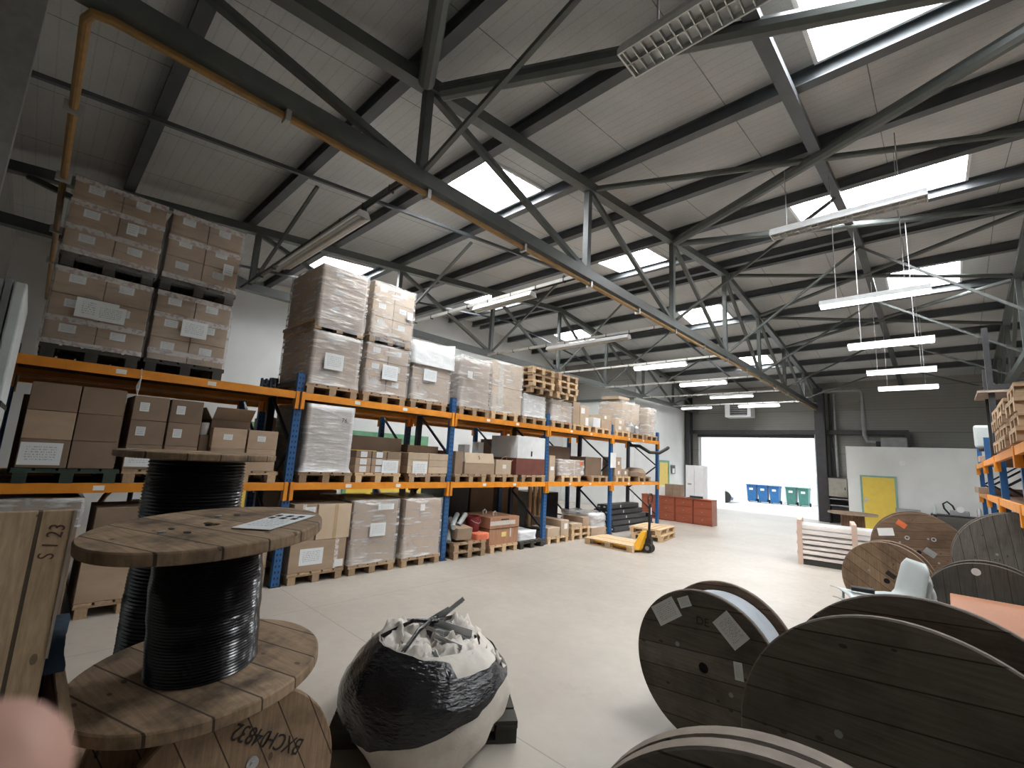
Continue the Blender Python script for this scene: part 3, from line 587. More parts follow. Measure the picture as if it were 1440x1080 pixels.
# top level: paired towers of taped cartons at the near end
for k, (y0, y1, nm, nn) in enumerate(((-.06, .74, 'left of the two dim box towers nearest the near wall', 'left dim box tower'), (.79, 1.55, 'right of the two dim box towers nearest the near wall', 'right dim box tower'))):
    yc = (y0+y1)/2
    pallet('wooden pallet under the '+nn+' on the top level', -7.1, yc, TZ, 'pallet_dark', group=GT)
    wrapped('lower half of the '+nm, y0, y1, 2.756, 3.56, rows=3, tapes=[T(.02), T(.27), T(.79)] if k == 0 else [T(.1), T(.53), T(.79)], sheets=[(-.03, .42, .34, .21, 'paper'), (.08, .4, .25, .18, 'paper')] if k == 0 else [(.02, .42, .26, .2, 'paper')], stickers='paper3', fm='film_dust', group=GW, skirt=.01)
    pallet('wooden pallet halfway up the '+nn, -7.1, yc, 3.585, 'pallet_dark', group=GT)
    wrapped('upper half of the '+nm, y0, y1, 3.735, 4.57, rows=3, tapes=[T(.03), T(.28), T(.555), T(.81)] if k == 0 else [T(.03), T(.5), T(.81)], sheets=[(.12, .42, .1, .13, 'paper3')] if k == 0 else [(.26, .28, .11, .14, 'paper3')], stickers='paper3', fm='film_dust', group=GW, fz=-.09, x1=-6.498)
b = empty('beam_brackets', (-6.65, 2.15, TZ), 0, 'small dark blue spare brackets standing on the top beam left of a blue upright', 'bracket')
for k, y in enumerate((-.06, .05)): MB().box(-.03, .03, y-.035, y-.02, 0, .13+k*.02).box(-.03, .03, y+.02, y+.035, 0, .13+k*.02).box(-.03, .03, y-.02, y+.02, .04, .06).build('bracket', 'darkup', b)
for k, (y0, y1, nm, nn) in enumerate(((2.62, 3.36, 'tall pale wrapped tower right of the first blue upright', 'tall pale wrapped tower'), (3.47, 4.25, 'wrapped tower second right of the first blue upright', 'second wrapped tower'))):
    yc = (y0+y1)/2
    pallet('wooden pallet under the '+nn+' on the top level', -7.1, yc, TZ, group=GT)
    wrapped('lower half of the '+nm, y0, y1, 2.756, 3.54, rows=3, cols=1 if k == 0 else 2, fm='film_light' if k == 0 else 'film', sheets=[(-.04+.08*k, .36, .29, .24, 'paper')], stickers='paper3', group=GW, skirt=.015)
    pallet('wooden pallet halfway up the '+nn, -7.1, yc, 3.565, group=GT)
    wrapped('upper half of the '+nm, y0, y1, 3.715, 4.57, rows=3, cols=1 if k == 0 else 2, m='card_light' if k else 'card', fm='film_light' if k == 0 else 'film', stickers='paper3', sheets=[(.3, .42, .11, .13, 'paper3')] if k else (), group=GW, fz=-.12, x1=-6.495)
pallet('wooden pallet under the load with the white plastic top sheet', -7.1, 4.74, TZ, group=GT)
o = wrapped('wrapped load draped with a white plastic top sheet, beside the second upright', 4.35, 5.17, 2.756, 3.66, rows=2, cols=1, sheets=[(-.06, .45, .28, .2, 'paper')], group=GW)
hull(1.16, .88, .62, .93, .02, 3.3, 0, 0, 13, .22).build('plastic_top_sheet', 'sheet', o, smooth=True)
pallet('wooden pallet under the bulging load with a rounded top', -7.1, 5.82, TZ, group=GT)
wrapped('bulging wrapped load with a rounded top, just right of the second upright', 5.43, 6.18, 2.756, 3.66, rows=1, cols=2, fm='film_light', sheets=[(-.2, .62, .12, .13, 'paper3')], drape=.12, amp=.024, group=GW, gap=.02)
pallet('wooden pallet under the tall pale brown carton load', -7.1, 6.66, TZ, 'pallet_new', group=GT)
wrapped('tall pale brown carton load with a clear tape strip down its front', 6.25, 7.16, 2.756, 3.8, rows=2, cols=1, m='card_light', fm='film', tapes=[('v', -.2, .14, 'gtape')], amp=.01, group=GW)
pallet('wooden pallet under the small white wrapped load', -7.1, 7.6, TZ, group=GT)
wrapped('small bright white wrapped load under the stack of empty pallets', 7.24, 7.96, 2.756, 3.25, rows=1, cols=1, m='sheet', fm='film_light', skirt=.06, group=GW)
pallet('wooden pallet under the load wrapped in loose shiny film', -7.1, 8.62, TZ, group=GT)
wrapped('load wrapped in loose shiny film, right of the white wrapped load', 8.22, 9.0, 2.756, 3.25, rows=1, cols=2, fm='film_light', amp=.02, group=GW)
GP = 'empty pallets stacked on the top level'
for c, y in enumerate((7.72, 8.66)):
    for r in range(4):
        pallet(f'empty wooden pallet, {["lowest", "second from the bottom", "second from the top", "topmost"][r]} of the {["left", "right"][c]} stack on the wrapped loads', -7.02+.03*(r % 2), y+.015*((r*7) % 3), 3.29+r*.1445, 'pallet_new' if (r+c) % 2 else 'pallet', .01*((r*5) % 3-1), group=GP)
pallet('wooden pallet under the two tall open cartons on the top level', -7.1, 9.45, TZ, 'pallet_new', group=GT)
carton('tall narrow carton beside the shiny wrapped load, top level', 9.06, 9.34, 2.756, 3.3, d=.4)
carton('tall carton with a white corner label, top level', 9.36, 9.76, 2.756, 3.24, d=.4, m='card_light', sheets=[(-.08, .36, .16, .14, 'plain'), (.1, .1, .13, .2, 'plain')])
carton('yellow box lying behind the tall labelled carton', 9.86, 10.06, 2.756, 3.22, x1=-6.75, d=.3, m='yellowpaper')
pallet('fourth wooden pallet from the end upright, top level', -7.1, 10.42, TZ, 'pallet_new', group=GT)
carton('white film wrapped carton on a pallet near the third upright', 9.96, 10.3, 2.756, 3.0, d=.35, m='sheet', name='wrapped_box')
carton('long low carton beside the blue upright end, top level', 10.36, 10.86, 2.756, 2.98, d=.5)
carton('flat carton lying on top of the long low carton', 10.38, 10.8, 2.982, 3.12, d=.45, m='card_light', sheets=[(-.05, .07, .1, .08, 'plain')])
carton('grey wrapped block far back above the top level, behind the low cartons', 9.3, 10.7, 2.61, 3.75, x1=-8.05, d=.9, m='film_grey', name='wrapped_block')
pallet('wooden pallet under the low stack of labelled cartons', -7.1, 11.45, TZ, 'pallet_new', group=GT)
for k, (y0, y1, z0, z1) in enumerate(((11.06, 11.5, 2.756, 2.92), (11.52, 11.9, 2.756, 2.9), (11.06, 11.55, 2.922, 3.08))):
    carton(f'low labelled carton on the last but one pallet, {["bottom left", "bottom right", "the top one"][k]}', y0, y1, z0, z1, d=.5, m='card_light', sheets=[(.02, .08, .14, .09, 'plain')], group='low labelled cartons')
pallet('wooden pallet under the glass jars near the rack end', -7.1, 12.3, TZ, group=GT)
for k, (y, h) in enumerate(((12.08, .32), (12.4, .26))):
    o = MB().lathe([(.01, 0), (.1, 0), (.105, .05), (.1, h*.6), (.04, h*.85), (.035, h), (.01, h)], 20).build('demijohn', 'galv', smooth='a'); o.location = (-6.62, y, 2.756); tag(o, ['taller grey bottle on the top level', 'shorter grey bottle on the top level, nearer the rack end'][k], 'bottle')
pallet('last wooden pallet at the far end of the top level', -7.1, 13.2, TZ, group=GT)
wrapped('big pale cardboard load wrapped in film at the far end of the rack', 11.98, 13.02, 2.756, 3.66, x1=-6.84, d=.8, rows=1, cols=2, m='card_light', drape=.08, group=GW)
wrapped('crumpled white film bundle at the very end of the top level', 13.13, 13.56, 2.756, 3.6, x1=-6.6, d=.8, rows=2, cols=1, m='card_light', fm='film_light', amp=.04, group=GW)
carton('flat pink box lying on the big wrapped load at the rack end', 11.95, 12.6, 3.77, 3.86, x1=-6.95, d=.6, m='card_light')
# middle level
pallet('dark green painted pallet under the six brown cartons', -7.1, .34, MZ, 'pallet_green', group=GM)
GC = 'brown cartons stacked at the near end of the middle level'
for c in range(2):
    for r in range(3):
        carton(f'brown carton, {["bottom", "middle", "top"][r]} {["left", "right"][c]} of the six stacked at the near end', -.04+c*.37, .32+c*.37, 1.506+r*.285, 1.788+r*.285, d=.6, m='card' if (r, c) == (1, 0) else 'card_dark', sheets=[(-.02, .14, .3, .22, 'paper')] if (r, c) == (0, 0) else (), group=GC)
pallet('wooden pallet under the four brown cartons with small labels', -7.1, 1.16, MZ, group=GM)
GC = 'labelled brown cartons right of the six stacked ones'
for c in range(2):
    for r in range(3):
        carton(f'brown carton with small label, {["bottom", "middle", "top"][r]} {["left", "right"][c]} of the stack behind the cable drum', .76+c*.34, 1.08+c*.34, 1.506+r*.272, 1.776+r*.272, d=.6, m='card_dark', sheets=[(-.06, .15, .085, .1, 'paper3')] if r else ([(-.02, .13, .26, .2, 'paper')] if c == 0 else ()), group=GC)
pallet('pale wooden pallet under the open carton beside the first upright', -7.1, 1.97, MZ, group=GM)
GC = 'cartons beside the first blue upright'
for k, (y0, y1, z0, z1) in enumerate(((1.56, 1.94, 1.506, 1.78), (1.96, 2.32, 1.506, 1.78), (1.56, 1.94, 1.782, 2.03), (1.96, 2.32, 1.782, 2.03))):
    carton(f'film wrapped brown carton, {["bottom left", "bottom right", "top left", "top right"][k]} of four beside the first upright', y0, y1, z0, z1, d=.6, sheets=[(-.02, .14, .1, .07, 'paper3')] if k > 1 else (), group=GC)
op = empty('open_carton', (-6.9, 1.78, 2.032), 0, 'open dark carton with raised flaps on top of the four cartons', 'box')
MB().box(-.25, .25, -.22, .22, 0, .1).build('box_body', 'card_dark', op); MB().bar((.25, 0, .1), (.4, 0, .25), .44, .006, (1, 0, 0)).build('flap', 'card_dark', op); MB().bar((0, -.22, .1), (0, -.3, .24), .5, .006, (0, 1, 0)).build('flap', 'card', op)
o = MB().lathe([(.01, 0), (.1, 0), (.115, .16), (.115, .17), (.01, .17)], 20).build('white_tub', 'white', smooth='a'); o.location = (-6.72, 1.52, 2.04-.08); o.location.z = 1.506+.55-.02; tag(o, 'small white tub behind the open dark carton', 'tub')
carton('narrow brown box under the small white tub', 1.452, 1.548, 1.506, 1.93, x1=-6.62, d=.14, m='card_dark'); o.scale = (.42, .42, .9); o.location = (-6.69, 1.5, 1.932)
pallet('wooden pallet under the silver wrapped parcel tower', -7.1, 3.04, MZ, group=GM)
o = wrapped('silvery wrapped tower of small parcels just right of the first upright', 2.68, 3.36, 1.506, 2.46, rows=6, cols=3, m='card', fm='film_grey', group='loads on the middle level', skirt=.05)
text('marker_writing', '76,', .09, 'ink', o, (.605, .2, .76), (PI/2, 0, PI/2))
GC = 'flat brown cartons on the middle level, second bay'
pallet('pale wooden pallet under the flat labelled cartons in the second bay', -7.1, 3.88, MZ, 'pallet_new', group=GM)
for r in range(3):
    for c in range(3):
        carton(f'flat brown carton with a white label, {["bottom", "middle", "top"][r]} row, {["left", "centre", "right"][c]}', 3.48+c*.27, 3.74+c*.27, 1.506+r*.112, 1.616+r*.112, d=.6, m='card' if r < 2 else 'card_dark', sheets=[(0, .055, .11, .085, 'paper3')] if c < 2 else (), group=GC)
tag(MB().box(-.002, .002, -.15, .15, -.1, .1).build('printed_notice', 'paper'), 'white printed notice propped against the flat labelled cartons', 'notice').location = (XF+.012, 4.08, 1.606)
pallet('dark wooden pallet under the flat plain cartons', -7.1, 4.84, MZ, group=GM)
for r in range(3):
    for c in range(2):
        carton(f'flat plain carton, {["bottom", "middle", "top"][r]} {["left", "right"][c]}, left of the second upright', 4.42+c*.43, 4.84+c*.43, 1.506+r*.115, 1.619+r*.115, d=.6, m='card_light', group='flat plain cartons left of the second upright')
tag(MB().box(-.002, .002, -.15, .15, -.13, .13).build('printed_notice', 'paper'), 'white printed notice hung on the flat plain cartons', 'notice').location = (XF+.012, 4.66, 1.58)
carton('long dark flat carton lying behind the small cartons, left one', 3.5, 4.55, 1.85, 2.08, x1=-6.95, d=.5, m='card_dark', cat='box')
carton('long dark flat carton lying behind the small cartons, right one', 4.58, 5.25, 1.853, 1.98, x1=-6.8, d=.5, m='card_dark')
for k, y in enumerate((5.84, 6.75, 7.66)): pallet(f'wooden pallet on the middle level of the third bay, {["left", "middle", "right"][k]} one', -7.1, y, MZ, 'pallet', group=GM)
o = carton('crumpled open kraft carton with the figure 5 on its flap', 5.68, 6.46, 1.506, 1.72, d=.7, m='card')
MB().bar((.35, 0, .21), (.3, 0, .4), .76, .008, (1, 0, 0)).build('flap', 'card_light', o); text('marker_writing', '5', .1, 'ink', o, (.335, -.02, .31), (PI/2-.25, 0, PI/2))
MB().bar((-.1, -.385, .22), (-.1, -.42, .36), .5, .006, (0, 1, 0)).build('flap', 'card', o)
carton('brown carton standing left of the crumpled kraft carton', 5.44, 5.63, 1.506, 1.92, d=.6, m='card_dark')
o = carton('torn kraft paper parcel with a white sticker and loose straps', 6.5, 6.95, 1.506, 1.8, d=.5, m='card_light', sheets=[(.02, .16, .1, .08, 'plain')], name='kraft_parcel')
MB().tube([(.1, .05, .29), (.15, .1, .36), (.15, .2, .37), (.1, .22, .28)], .008, 6).build('strap', 'card_light', o); MB().tube([(.1, .1, .29), (.22, .2, .24), (.25, .26, .3)], .008, 6).build('strap', 'card_light', o)
o = carton('large maroon box under the white covered carton', 7.1, 8.05, 1.506, 1.85, d=.9, m='maroon', name='maroon_box')
o = carton('big white carton with a torn front corner on top of the maroon box', 7.12, 8.03, 1.852, 2.32, d=.8, m='sheet'); MB().box(.401, .404, .0, .3, .02, .24).build('torn_patch', 'plain', o); MB().box(.401, .406, -.02, .02, .05, .16).build('tear', 'hole', o)
for k, (y, h, m) in enumerate(((6.3, .12, 'plain'), (6.7, .2, 'plain'))): carton(f'small white box behind the crumpled kraft carton, {["lower", "taller"][k]} one', y, y+.16, 1.506, 1.95+h, x1=-7.29, d=.2, m=m)
carton('tall narrow wrapped carton standing right of the third upright', 8.22, 8.42, 1.362, 1.95, d=.3, m='card_light', sheets=[(0, .3, .12, .08, 'plain')])
pallet('wooden pallet under the squat wrapped load with an orange sticker', -7.1, 9.05, MZ, 'pallet_new', group=GM); pallet('wooden pallet on the middle level left of the fourth upright', -7.1, 10.3, MZ, group=GM)
wrapped('squat wrapped load with an orange round sticker', 8.58, 9.56, 1.506, 1.87, rows=2, cols=1, d=.62, fm='film_light', sheets=[(.36, .3, .12, .1, 'orange_mark')], tapes=[('v', .12, .05, 'gtape')], group='loads on the middle level')
carton('dark brown tall carton far back in the fourth bay', 8.6, 9.95, 1.506, 2.2, x1=-7.22, d=.38, m='card_dark'); carton('dark open carton right in the fourth bay, beside the diagonal brace', 10.0, 10.75, 1.506, 1.98, x1=-6.75, d=.6, m='card_dark')
pallet('wooden pallet on the middle level right of the fourth upright', -7.1, 11.5, MZ, 'pallet_new', group=GM); pallet('wooden pallet at the far end of the middle level', -7.1, 12.75, MZ, group=GM)
for k, (y0, y1, z0, z1) in enumerate(((11.08, 11.44, 1.506, 1.76), (11.46, 11.8, 1.506, 1.7), (11.08, 11.42, 1.762, 2.02))): carton(f'small carton with a white label right of the fourth upright, {["bottom left", "bottom right", "upper"][k]} one', y0, y1, z0, z1, d=.4, sheets=[(.02, .1, .1, .09, 'plain')])
carton('flat dark box on the last pallets of the middle level', 11.95, 12.45, 1.506, 1.64, d=.5, m='card_dark'); tag(MB().lathe([(.05, 0), (.34, .0), (.36, .1), (.25, .22), (.1, .25), (.05, .25)], 20).build('coil_bundle', 'card', smooth='a'), 'round tan coil bundle at the far end of the middle level', 'bundle').location = (-6.95, 12.95, 1.506)
tag(MB().box(-.002, .002, -.14, .14, -.2, .2).build('printed_notice', 'plain'), 'white notice fixed on the fourth blue upright', 'notice').location = (-6.515, 10.97, 1.93)
o = MB().tube([(-.55, -.9, .06), (-.3, -.7, .05), (-.1, -.45, -.12), (.1, -.2, -.12), (.22, .05, .02), (.2, .2, .06)], .05, 10).build('rubber_hose', 'rubber', smooth='a'); o.location = (-6.45, 13.6, 2.36); tag(o, 'black rubber hose hung under the top beam at the far end of the rack', 'hose')
# floor level
pallet('wooden pallet under the printed double box, right of the first upright', -7.1, 3.06, 0, group=GLW)
carton('wide brown carton with a printed sheet, on a floor pallet right of the first upright', 2.67, 3.47, .146, .56, d=.7, m='card', sheets=[(-.1, .2, .33, .22, 'paper'), (.31, .07, .13, .1, 'plain')], tapes=[('v', .26, .055, 'tape')])
carton('pale carton on top of the wide printed carton, the right one', 3.0, 3.5, .562, 1.05, d=.6, m='card_light', tapes=[('v', .02, .05, 'ctape')]); carton('brown carton on top of the wide printed carton, the left one', 2.66, 2.98, .562, 1.06, d=.6, m='card', tapes=[('v', -.02, .05, 'tape')], sheets=[(.06, .36, .15, .2, 'paper')])
pallet('wooden pallet under the wrapped load with a centred printed sheet', -7.1, 3.93, 0, group=GLW); pallet('wooden pallet under the wrapped load left of the second upright', -7.1, 4.84, 0, group=GLW)
wrapped('wrapped brown load with a centred printed sheet, floor level', 3.53, 4.31, .146, 1.08, rows=1, cols=1, sheets=[(.03, .5, .27, .2, 'paper'), (.14, .84, .28, .09, 'paper3')], skirt=.01, group='wrapped loads on the floor', bulge=.01)
wrapped('wrapped brown load with a small white label, left of the second upright', 4.46, 5.2, .146, 1.08, rows=1, cols=1, sheets=[(-.06, .8, .09, .11, 'plain')], fm='film', amp=.016, skirt=.03, group='wrapped loads on the floor')
for k in range(2): pallet(f'empty looking wooden pallet, {["lower", "upper"][k]} of the two under the pipes and red bucket', -7.06, 5.9, k*.145, group=GLW)
o = empty('pipe_offcuts', (-6.72, 5.62, .335), 0, 'heap of grey plastic pipe offcuts in a kraft carton beside the second upright', 'pipes')
MB().box(-.25, .25, -.05, .3, 0, .2).build('carton', 'card', o, rot=(0, .12, 0), loc=(0, 0, .03))
for p, q in (((.15, -.15, -.03), (-.2, .1, .3)), ((.1, -.05, .25), (-.1, .22, .4)), ((.2, -.1, .22), (-.25, .18, .3)), ((.1, .1, .24), (.05, .3, .42))): MB().tube([p, q], .045, 12).build('pipe', 'pipe_grey', o, smooth='a')
o = empty('bucket', (-6.75, 6.18, .415), 0, 'dark red bucket with a wire handle beside the big plywood crate', 'bucket')
MB().lathe([(.01, 0), (.12, 0), (.15, .27), (.16, .28), (.15, .285), (.135, .27), (.11, .02), (.01, .02)], 24).build('body', 'bucket', o, smooth='a'); MB().tube([(.0, -.15, .27), (.14, -.09, .19), (.19, 0, .16), (.14, .09, .19), (0, .15, .27)], .005, 6).build('handle', 'galv', o)
o = hull(.4, .28, 0, .1, .02, 4.4, n=8).build('folded_cloth', 'coral', smooth=True); o.location = (-6.68, 6.2, .291); tag(o, 'coral coloured cloth bundle under the red bucket', 'cloth')
pallet('wooden pallet under the big plywood crate', -7.1, 6.85, 0, 'pallet_new', group=GLW)
o = empty('plywood_crate', (-6.95, 6.86, .146), 0, 'big reddish plywood crate with clear tape and rope handles on a pallet', 'crate')
MB().box(-.42, .42, -.41, .41, 0, .3).build('lower_box', 'ply', o); MB().box(-.43, .43, -.42, .42, .31, .52).build('upper_box', 'ply', o); MB().box(-.43, .43, -.42, .42, .3, .31).build('gap_line', 'hole', o); MB().box(.431, .434, -.42, .3, .37, .45).build('tape', 'gtape', o); MB().box(.421, .424, .16, .2, .12, .3).build('tape', 'gtape', o)
MB().box(.421, .423, -.08, .06, .14, .23).build('round_sticker', 'yellowpaper', o); MB().box(.431, .435, -.12, .1, .465, .485).build('hand_slot', 'hole', o)
for x in (.2, -.1): MB().tube([(x, -.12, .52), (x, -.13, .58), (x, -.08, .61), (x, -.03, .58), (x, -.04, .52)], .014, 8).build('rope_handle', 'fabric', o)
pallet('dark stained pallet holding a white plastic bundle, left of the third upright', -7.05, 7.66, 0, 'pallet_dark', group=GLW)
o = hull(.5, .5, 0, .16, .04, 9.4, n=8).build('plastic_bundle', 'sheet', smooth=True); o.location = (-6.85, 7.62, .146); tag(o, 'loose white plastic bundle on the dark stained pallet', 'bundle')
pallet('wooden pallet under the small cartons right of the third upright', -7.1, 8.62, 0, 'pallet_new', group=GLW)
carton('crumpled kraft carton on the floor pallet right of the third upright', 8.25, 8.7, .146, .34, d=.5, m='card_light'); carton('long taped carton end-on right of the third upright', 8.74, 9.04, .146, .48, d=.9, m='card_light', sheets=[(.03, .2, .12, .12, 'plain')])
for k in range(2): pallet(f'wooden pallet, {["lower", "upper"][k]} of the two right of the long taped carton', -7.1, 9.52, k*.145, 'pallet_new', group=GLW)
carton('flat kraft box on the two stacked pallets', 9.15, 9.6, .291, .37, d=.5, m='card_light'); carton('upright kraft box leaning on the two stacked pallets', 9.62, 9.9, .291, .5, d=.6)
carton('low open kraft carton left of the fourth upright, on the floor', 10.0, 10.7, 0, .22, d=.8, m='card')
o = hull(.8, .6, 0, .3, .09, 6.1, n=10).build('film_heap', 'film_grey', smooth=True); o.location = (-7.0, 10.35, .222); tag(o, 'heap of crumpled clear film on the low kraft carton', 'film')
# bay one, floor
pallet('wooden pallet showing between the two reel flanges at the near end', -7.1, .98, 0, group=GLW)
carton('big carton on the near end floor pallet, seen between the reel flanges', .58, 1.36, .146, .62, d=.8, m='card'); wrapped('brown film topped load standing at the near end floor level', -.1, .5, .02, 1.2, rows=1, cols=1, m='card_dark', d=.8, fz=.9, group='wrapped loads on the floor')
carton('brown carton standing on the big carton near the cable drums', .62, 1.3, .622, 1.1, d=.6, m='card_dark')
for k in range(2): carton(f'kraft box at the foot of the first blue upright, {["lower", "upper"][k]} one', 2.2, 2.42, k*.25, k*.25+.248, x1=-6.62, d=.5, m='card_light')
o = empty('gilded_wheel', (-8.2, 1.2, 0), 0, 'round ochre framed machine behind the tall reel, near the yellow wall door', 'machine')
MB().tube([(0, .42*math.cos(a*PI/12), .85+.42*math.sin(a*PI/12)) for a in range(25)], .03, 8).build('hoop', 'pipe', o, smooth='a'); MB().tube([(-.2, 0, .85), (.2, 0, .85)], .14, 14).build('hub', 'darksteel', o); MB().box(-.15, .15, -.4, .4, .0, .45).build('stand', 'darksteel', o); MB().tube([(0, -.1, .5), (0, -.1, 1.2)], .03, 8).build('post', 'darksteel', o)
# dark wrapped profiles at the end of the row
k = 0
for r, n in enumerate((5, 4, 3, 3, 2)):
    for c in range(n):
        L = 2.3-.12*r; o = empty('profile_bundle', (-6.66-c*.17-r*.06, 12.36-r*.06, .02+r*.14), 0, f'dark wrapped profile bundle, {["bottom", "second", "middle", "fourth", "top"][r]} layer, {["frontmost", "second from the front", "third from the front", "fourth from the front", "rearmost"][c]}', 'profile', 'dark profile bundles at the far end of the rack')
        MB().box(-.075, .075, -L/2, L/2, 0, .13).build('profile', 'profile', o, bev=.02)
        for y in (-L/2-.012, L/2+.001): MB().box(-.03, .03, y, y+.011, .045, .085).build('end_cap', 'plain', o)
        if c == 0: MB().box(.0755, .078, -.2, -.14, .03, .1).build('sticker', 'plain', o)
carton('dark plastic tub on the floor at the end of the rack', 13.5, 13.66, 0, .4, x1=-6.7, d=.4, m='profile', name='plastic_tub', cat='tub')
# second rack row contents, seen through the front one
def back_boxes():
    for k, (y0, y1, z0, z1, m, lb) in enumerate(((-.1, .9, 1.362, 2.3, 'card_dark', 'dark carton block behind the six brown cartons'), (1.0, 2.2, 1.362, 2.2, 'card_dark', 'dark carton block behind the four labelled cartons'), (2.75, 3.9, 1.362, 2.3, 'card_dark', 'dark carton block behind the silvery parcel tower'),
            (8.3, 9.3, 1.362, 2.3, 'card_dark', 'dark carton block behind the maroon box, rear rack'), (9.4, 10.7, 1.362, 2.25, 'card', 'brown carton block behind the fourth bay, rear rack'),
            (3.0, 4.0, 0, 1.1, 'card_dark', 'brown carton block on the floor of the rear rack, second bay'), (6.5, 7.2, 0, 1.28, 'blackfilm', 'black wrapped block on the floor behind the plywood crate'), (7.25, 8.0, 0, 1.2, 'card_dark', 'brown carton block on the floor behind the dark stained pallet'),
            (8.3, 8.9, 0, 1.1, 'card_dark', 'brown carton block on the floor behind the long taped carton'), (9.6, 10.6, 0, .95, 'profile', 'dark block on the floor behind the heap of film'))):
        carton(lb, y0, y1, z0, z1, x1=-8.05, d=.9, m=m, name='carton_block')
    for k, (y0, y1, z, h) in enumerate(((5.45, 6.3, .0, .5), (5.45, 6.3, .0, .8))):
        if k == 0: carton('stack of grey metal trays on the floor behind the pipe offcuts', y0, y1, 0, .95, x1=-8.2, d=.8, m='galv', name='metal_trays', cat='trays')
    for k, y in enumerate((9.05, 9.25, 9.45)):
        tag(MB().box(-.03, .03, -.05, .05, 0, 1.25).build('timber_post', 'pallet_new'), f'pale timber post leaning behind the long taped carton, {["left", "middle", "right"][k]} one', 'post', 'pale timber posts in the rear rack').location = (-7.78, y, 0)
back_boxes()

o = MB().tube([(0, 0, 0), (.004, .006, -.12), (0, -.006, -.2), (.0, 0, -.3)], [.006, .008, .02, .005], 8).build('film_strip', 'film_light', smooth='a'); o.location = (-6.49, .77, 2.62); tag(o, 'thin twisted strip of film hanging over the top beam between the two dim box towers', 'strip')
# ------------------------------------------------------------------ cable reels
def axis_matrix(phi, h):
    n = Vector((math.cos(phi), math.sin(phi), 0)); up = Vector((0, 0, 1)); x = up.cross(n)
    m = Matrix((x, up, n)).transposed().to_4x4(); m.translation = (0, 0, h); return m
def annulus(h, R, t, z, n=80, e=.004):
    return MB().lathe([(h, z), (R-e, z), (R, z+e), (R, z+t-e), (R-e, z+t), (h, z+t)], n, closed=True)
def reel(label, loc, R, W, mtx, fm, br, t=.045, R2=None, coil=None, rim='rim', bolts=4, hole=.045, staves=True, group=None, rz=0, fm2=None, ridge=.012):
    o = empty('cable_reel', loc, rz, label, 'reel', group); R2 = R2 or R
    def P(mb, nm, m, smooth=False, par=None): ob = mb.build(nm, m, par or o, smooth); ob.matrix_basis = mtx if par is None else Matrix(); return ob
    P(annulus(hole, R, t, 0), 'flange', fm, 'a'); P(annulus(hole, R2, t, W-t), 'flange', fm2 or fm, 'a')
    for z, r in ((0, R), (W-t, R2)): P(MB().lathe([(r+.0004, z+.005), (r+.0022, z+.006), (r+.0022, z+t-.006), (r+.0004, z+t-.005)], 80, closed=True), 'rim_band', rim, 'a')
    P(MB().lathe([(hole*.98, t*.6), (br*.9, t+.002), (br, t+.004), (br, W-t-.004), (br*.9, W-t-.002), (hole*.98, W-t*.6)], 40, closed=False), 'barrel', 'stave', 'a')
    if R > .42: P(MB().disc((0, 0, t*.3), hole*.98, t*.2, 20), 'centre_hole_shade', 'hole')  # dark disc covers the barrel end, standing in for shade in the hole
    if coil:
        pr = []; z0, z1, cr, cm = coil; z = z0; k = 0
        while z < z1: j = .004*noise.noise(Vector((z*23, cr*9, 1.7)))+.006*noise.noise(Vector((z*5, 2.2, cr))); pr += [(cr+j, z), (cr+j+ridge*.45, z+ridge*.5)]; z += ridge; k += 1
        P(MB().lathe([(br, z0-.002)]+pr+[(br, z1)], 64), 'cable_winding', cm, 'a')
    for k in range(bolts):
        a = 2*PI*k/bolts+.5; q = MB()
        for z, s in ((0, -1), (W, 1)): pass
        P(MB().disc((R*.42*math.cos(a), R*.42*math.sin(a), -.006), .016, .006, 8), 'bolt', 'greymetal'); P(MB().disc((R2*.42*math.cos(a), R2*.42*math.sin(a), W), .016, .006, 8), 'bolt', 'greymetal')
    o['w'] = W; del o['w']; return o
def stick(o, mtx, nm, m, u, v, a, b, ang, z=-.0035, t=.003):
    # thin sheet on a flange face, u right, v up as seen from the front side
    ob = MB().box(-a/2, a/2, -b/2, b/2, -t/2, t/2).build(nm, m, o); ob.matrix_basis = mtx @ Matrix.Translation((-u, v, z)) @ Matrix.Rotation(-ang, 4, 'Z'); return ob
RG = 'upright cable reels along the right side'
FR = -PI/2
# near left: standing reel with black cable on a lying one
tilt = Vector((.015, -.08, 1)).normalized().to_track_quat('Z', 'Y').to_matrix().to_4x4(); rotA = Matrix.Rotation(0, 4, 'Z')
mA = tilt @ rotA
oA = reel('near reel of black cable with a printed paper on its tilted top flange', (-2.43, .685, .853), .465, .645, mA, 'reel_tan', .19, R2=.455, coil=(.05, .595, .205, 'cable'), t=.05, hole=.03, bolts=3, rim='reel_tan')
pp = MB().box(-.095, .095, -.16, .16, 0, .003).build('printed_paper', 'paperz', oA); pp.matrix_basis = mA @ Matrix.Translation((.18, .19, .649)) @ Matrix.Rotation(.38, 4, 'Z')
for k in range(6): q = MB().box(-.012, .012, -.014, .014, 0, .002).build('hazard_mark', 'ink', oA); q.matrix_basis = mA @ Matrix.Translation((.18, .19, .6525)) @ Matrix.Rotation(.38, 4, 'Z') @ Matrix.Translation((-.065+.06*(k % 3), .105-.05*(k//3), 0))
for x, y, r in ((-.13, .17, .022), (-.04, 0, .03), (.075, -.13, .024), (-.05, -.14, .02)):
    q = MB().disc((0, 0, 0), r, .0015, 16).build('lifting_hole', 'hole', oA); q.matrix_basis = mA @ Matrix.Translation((x, y, .6455)) @ Matrix.Scale(.5, 4, (0, 1, 0))
mL = axis_matrix(PI, .42)
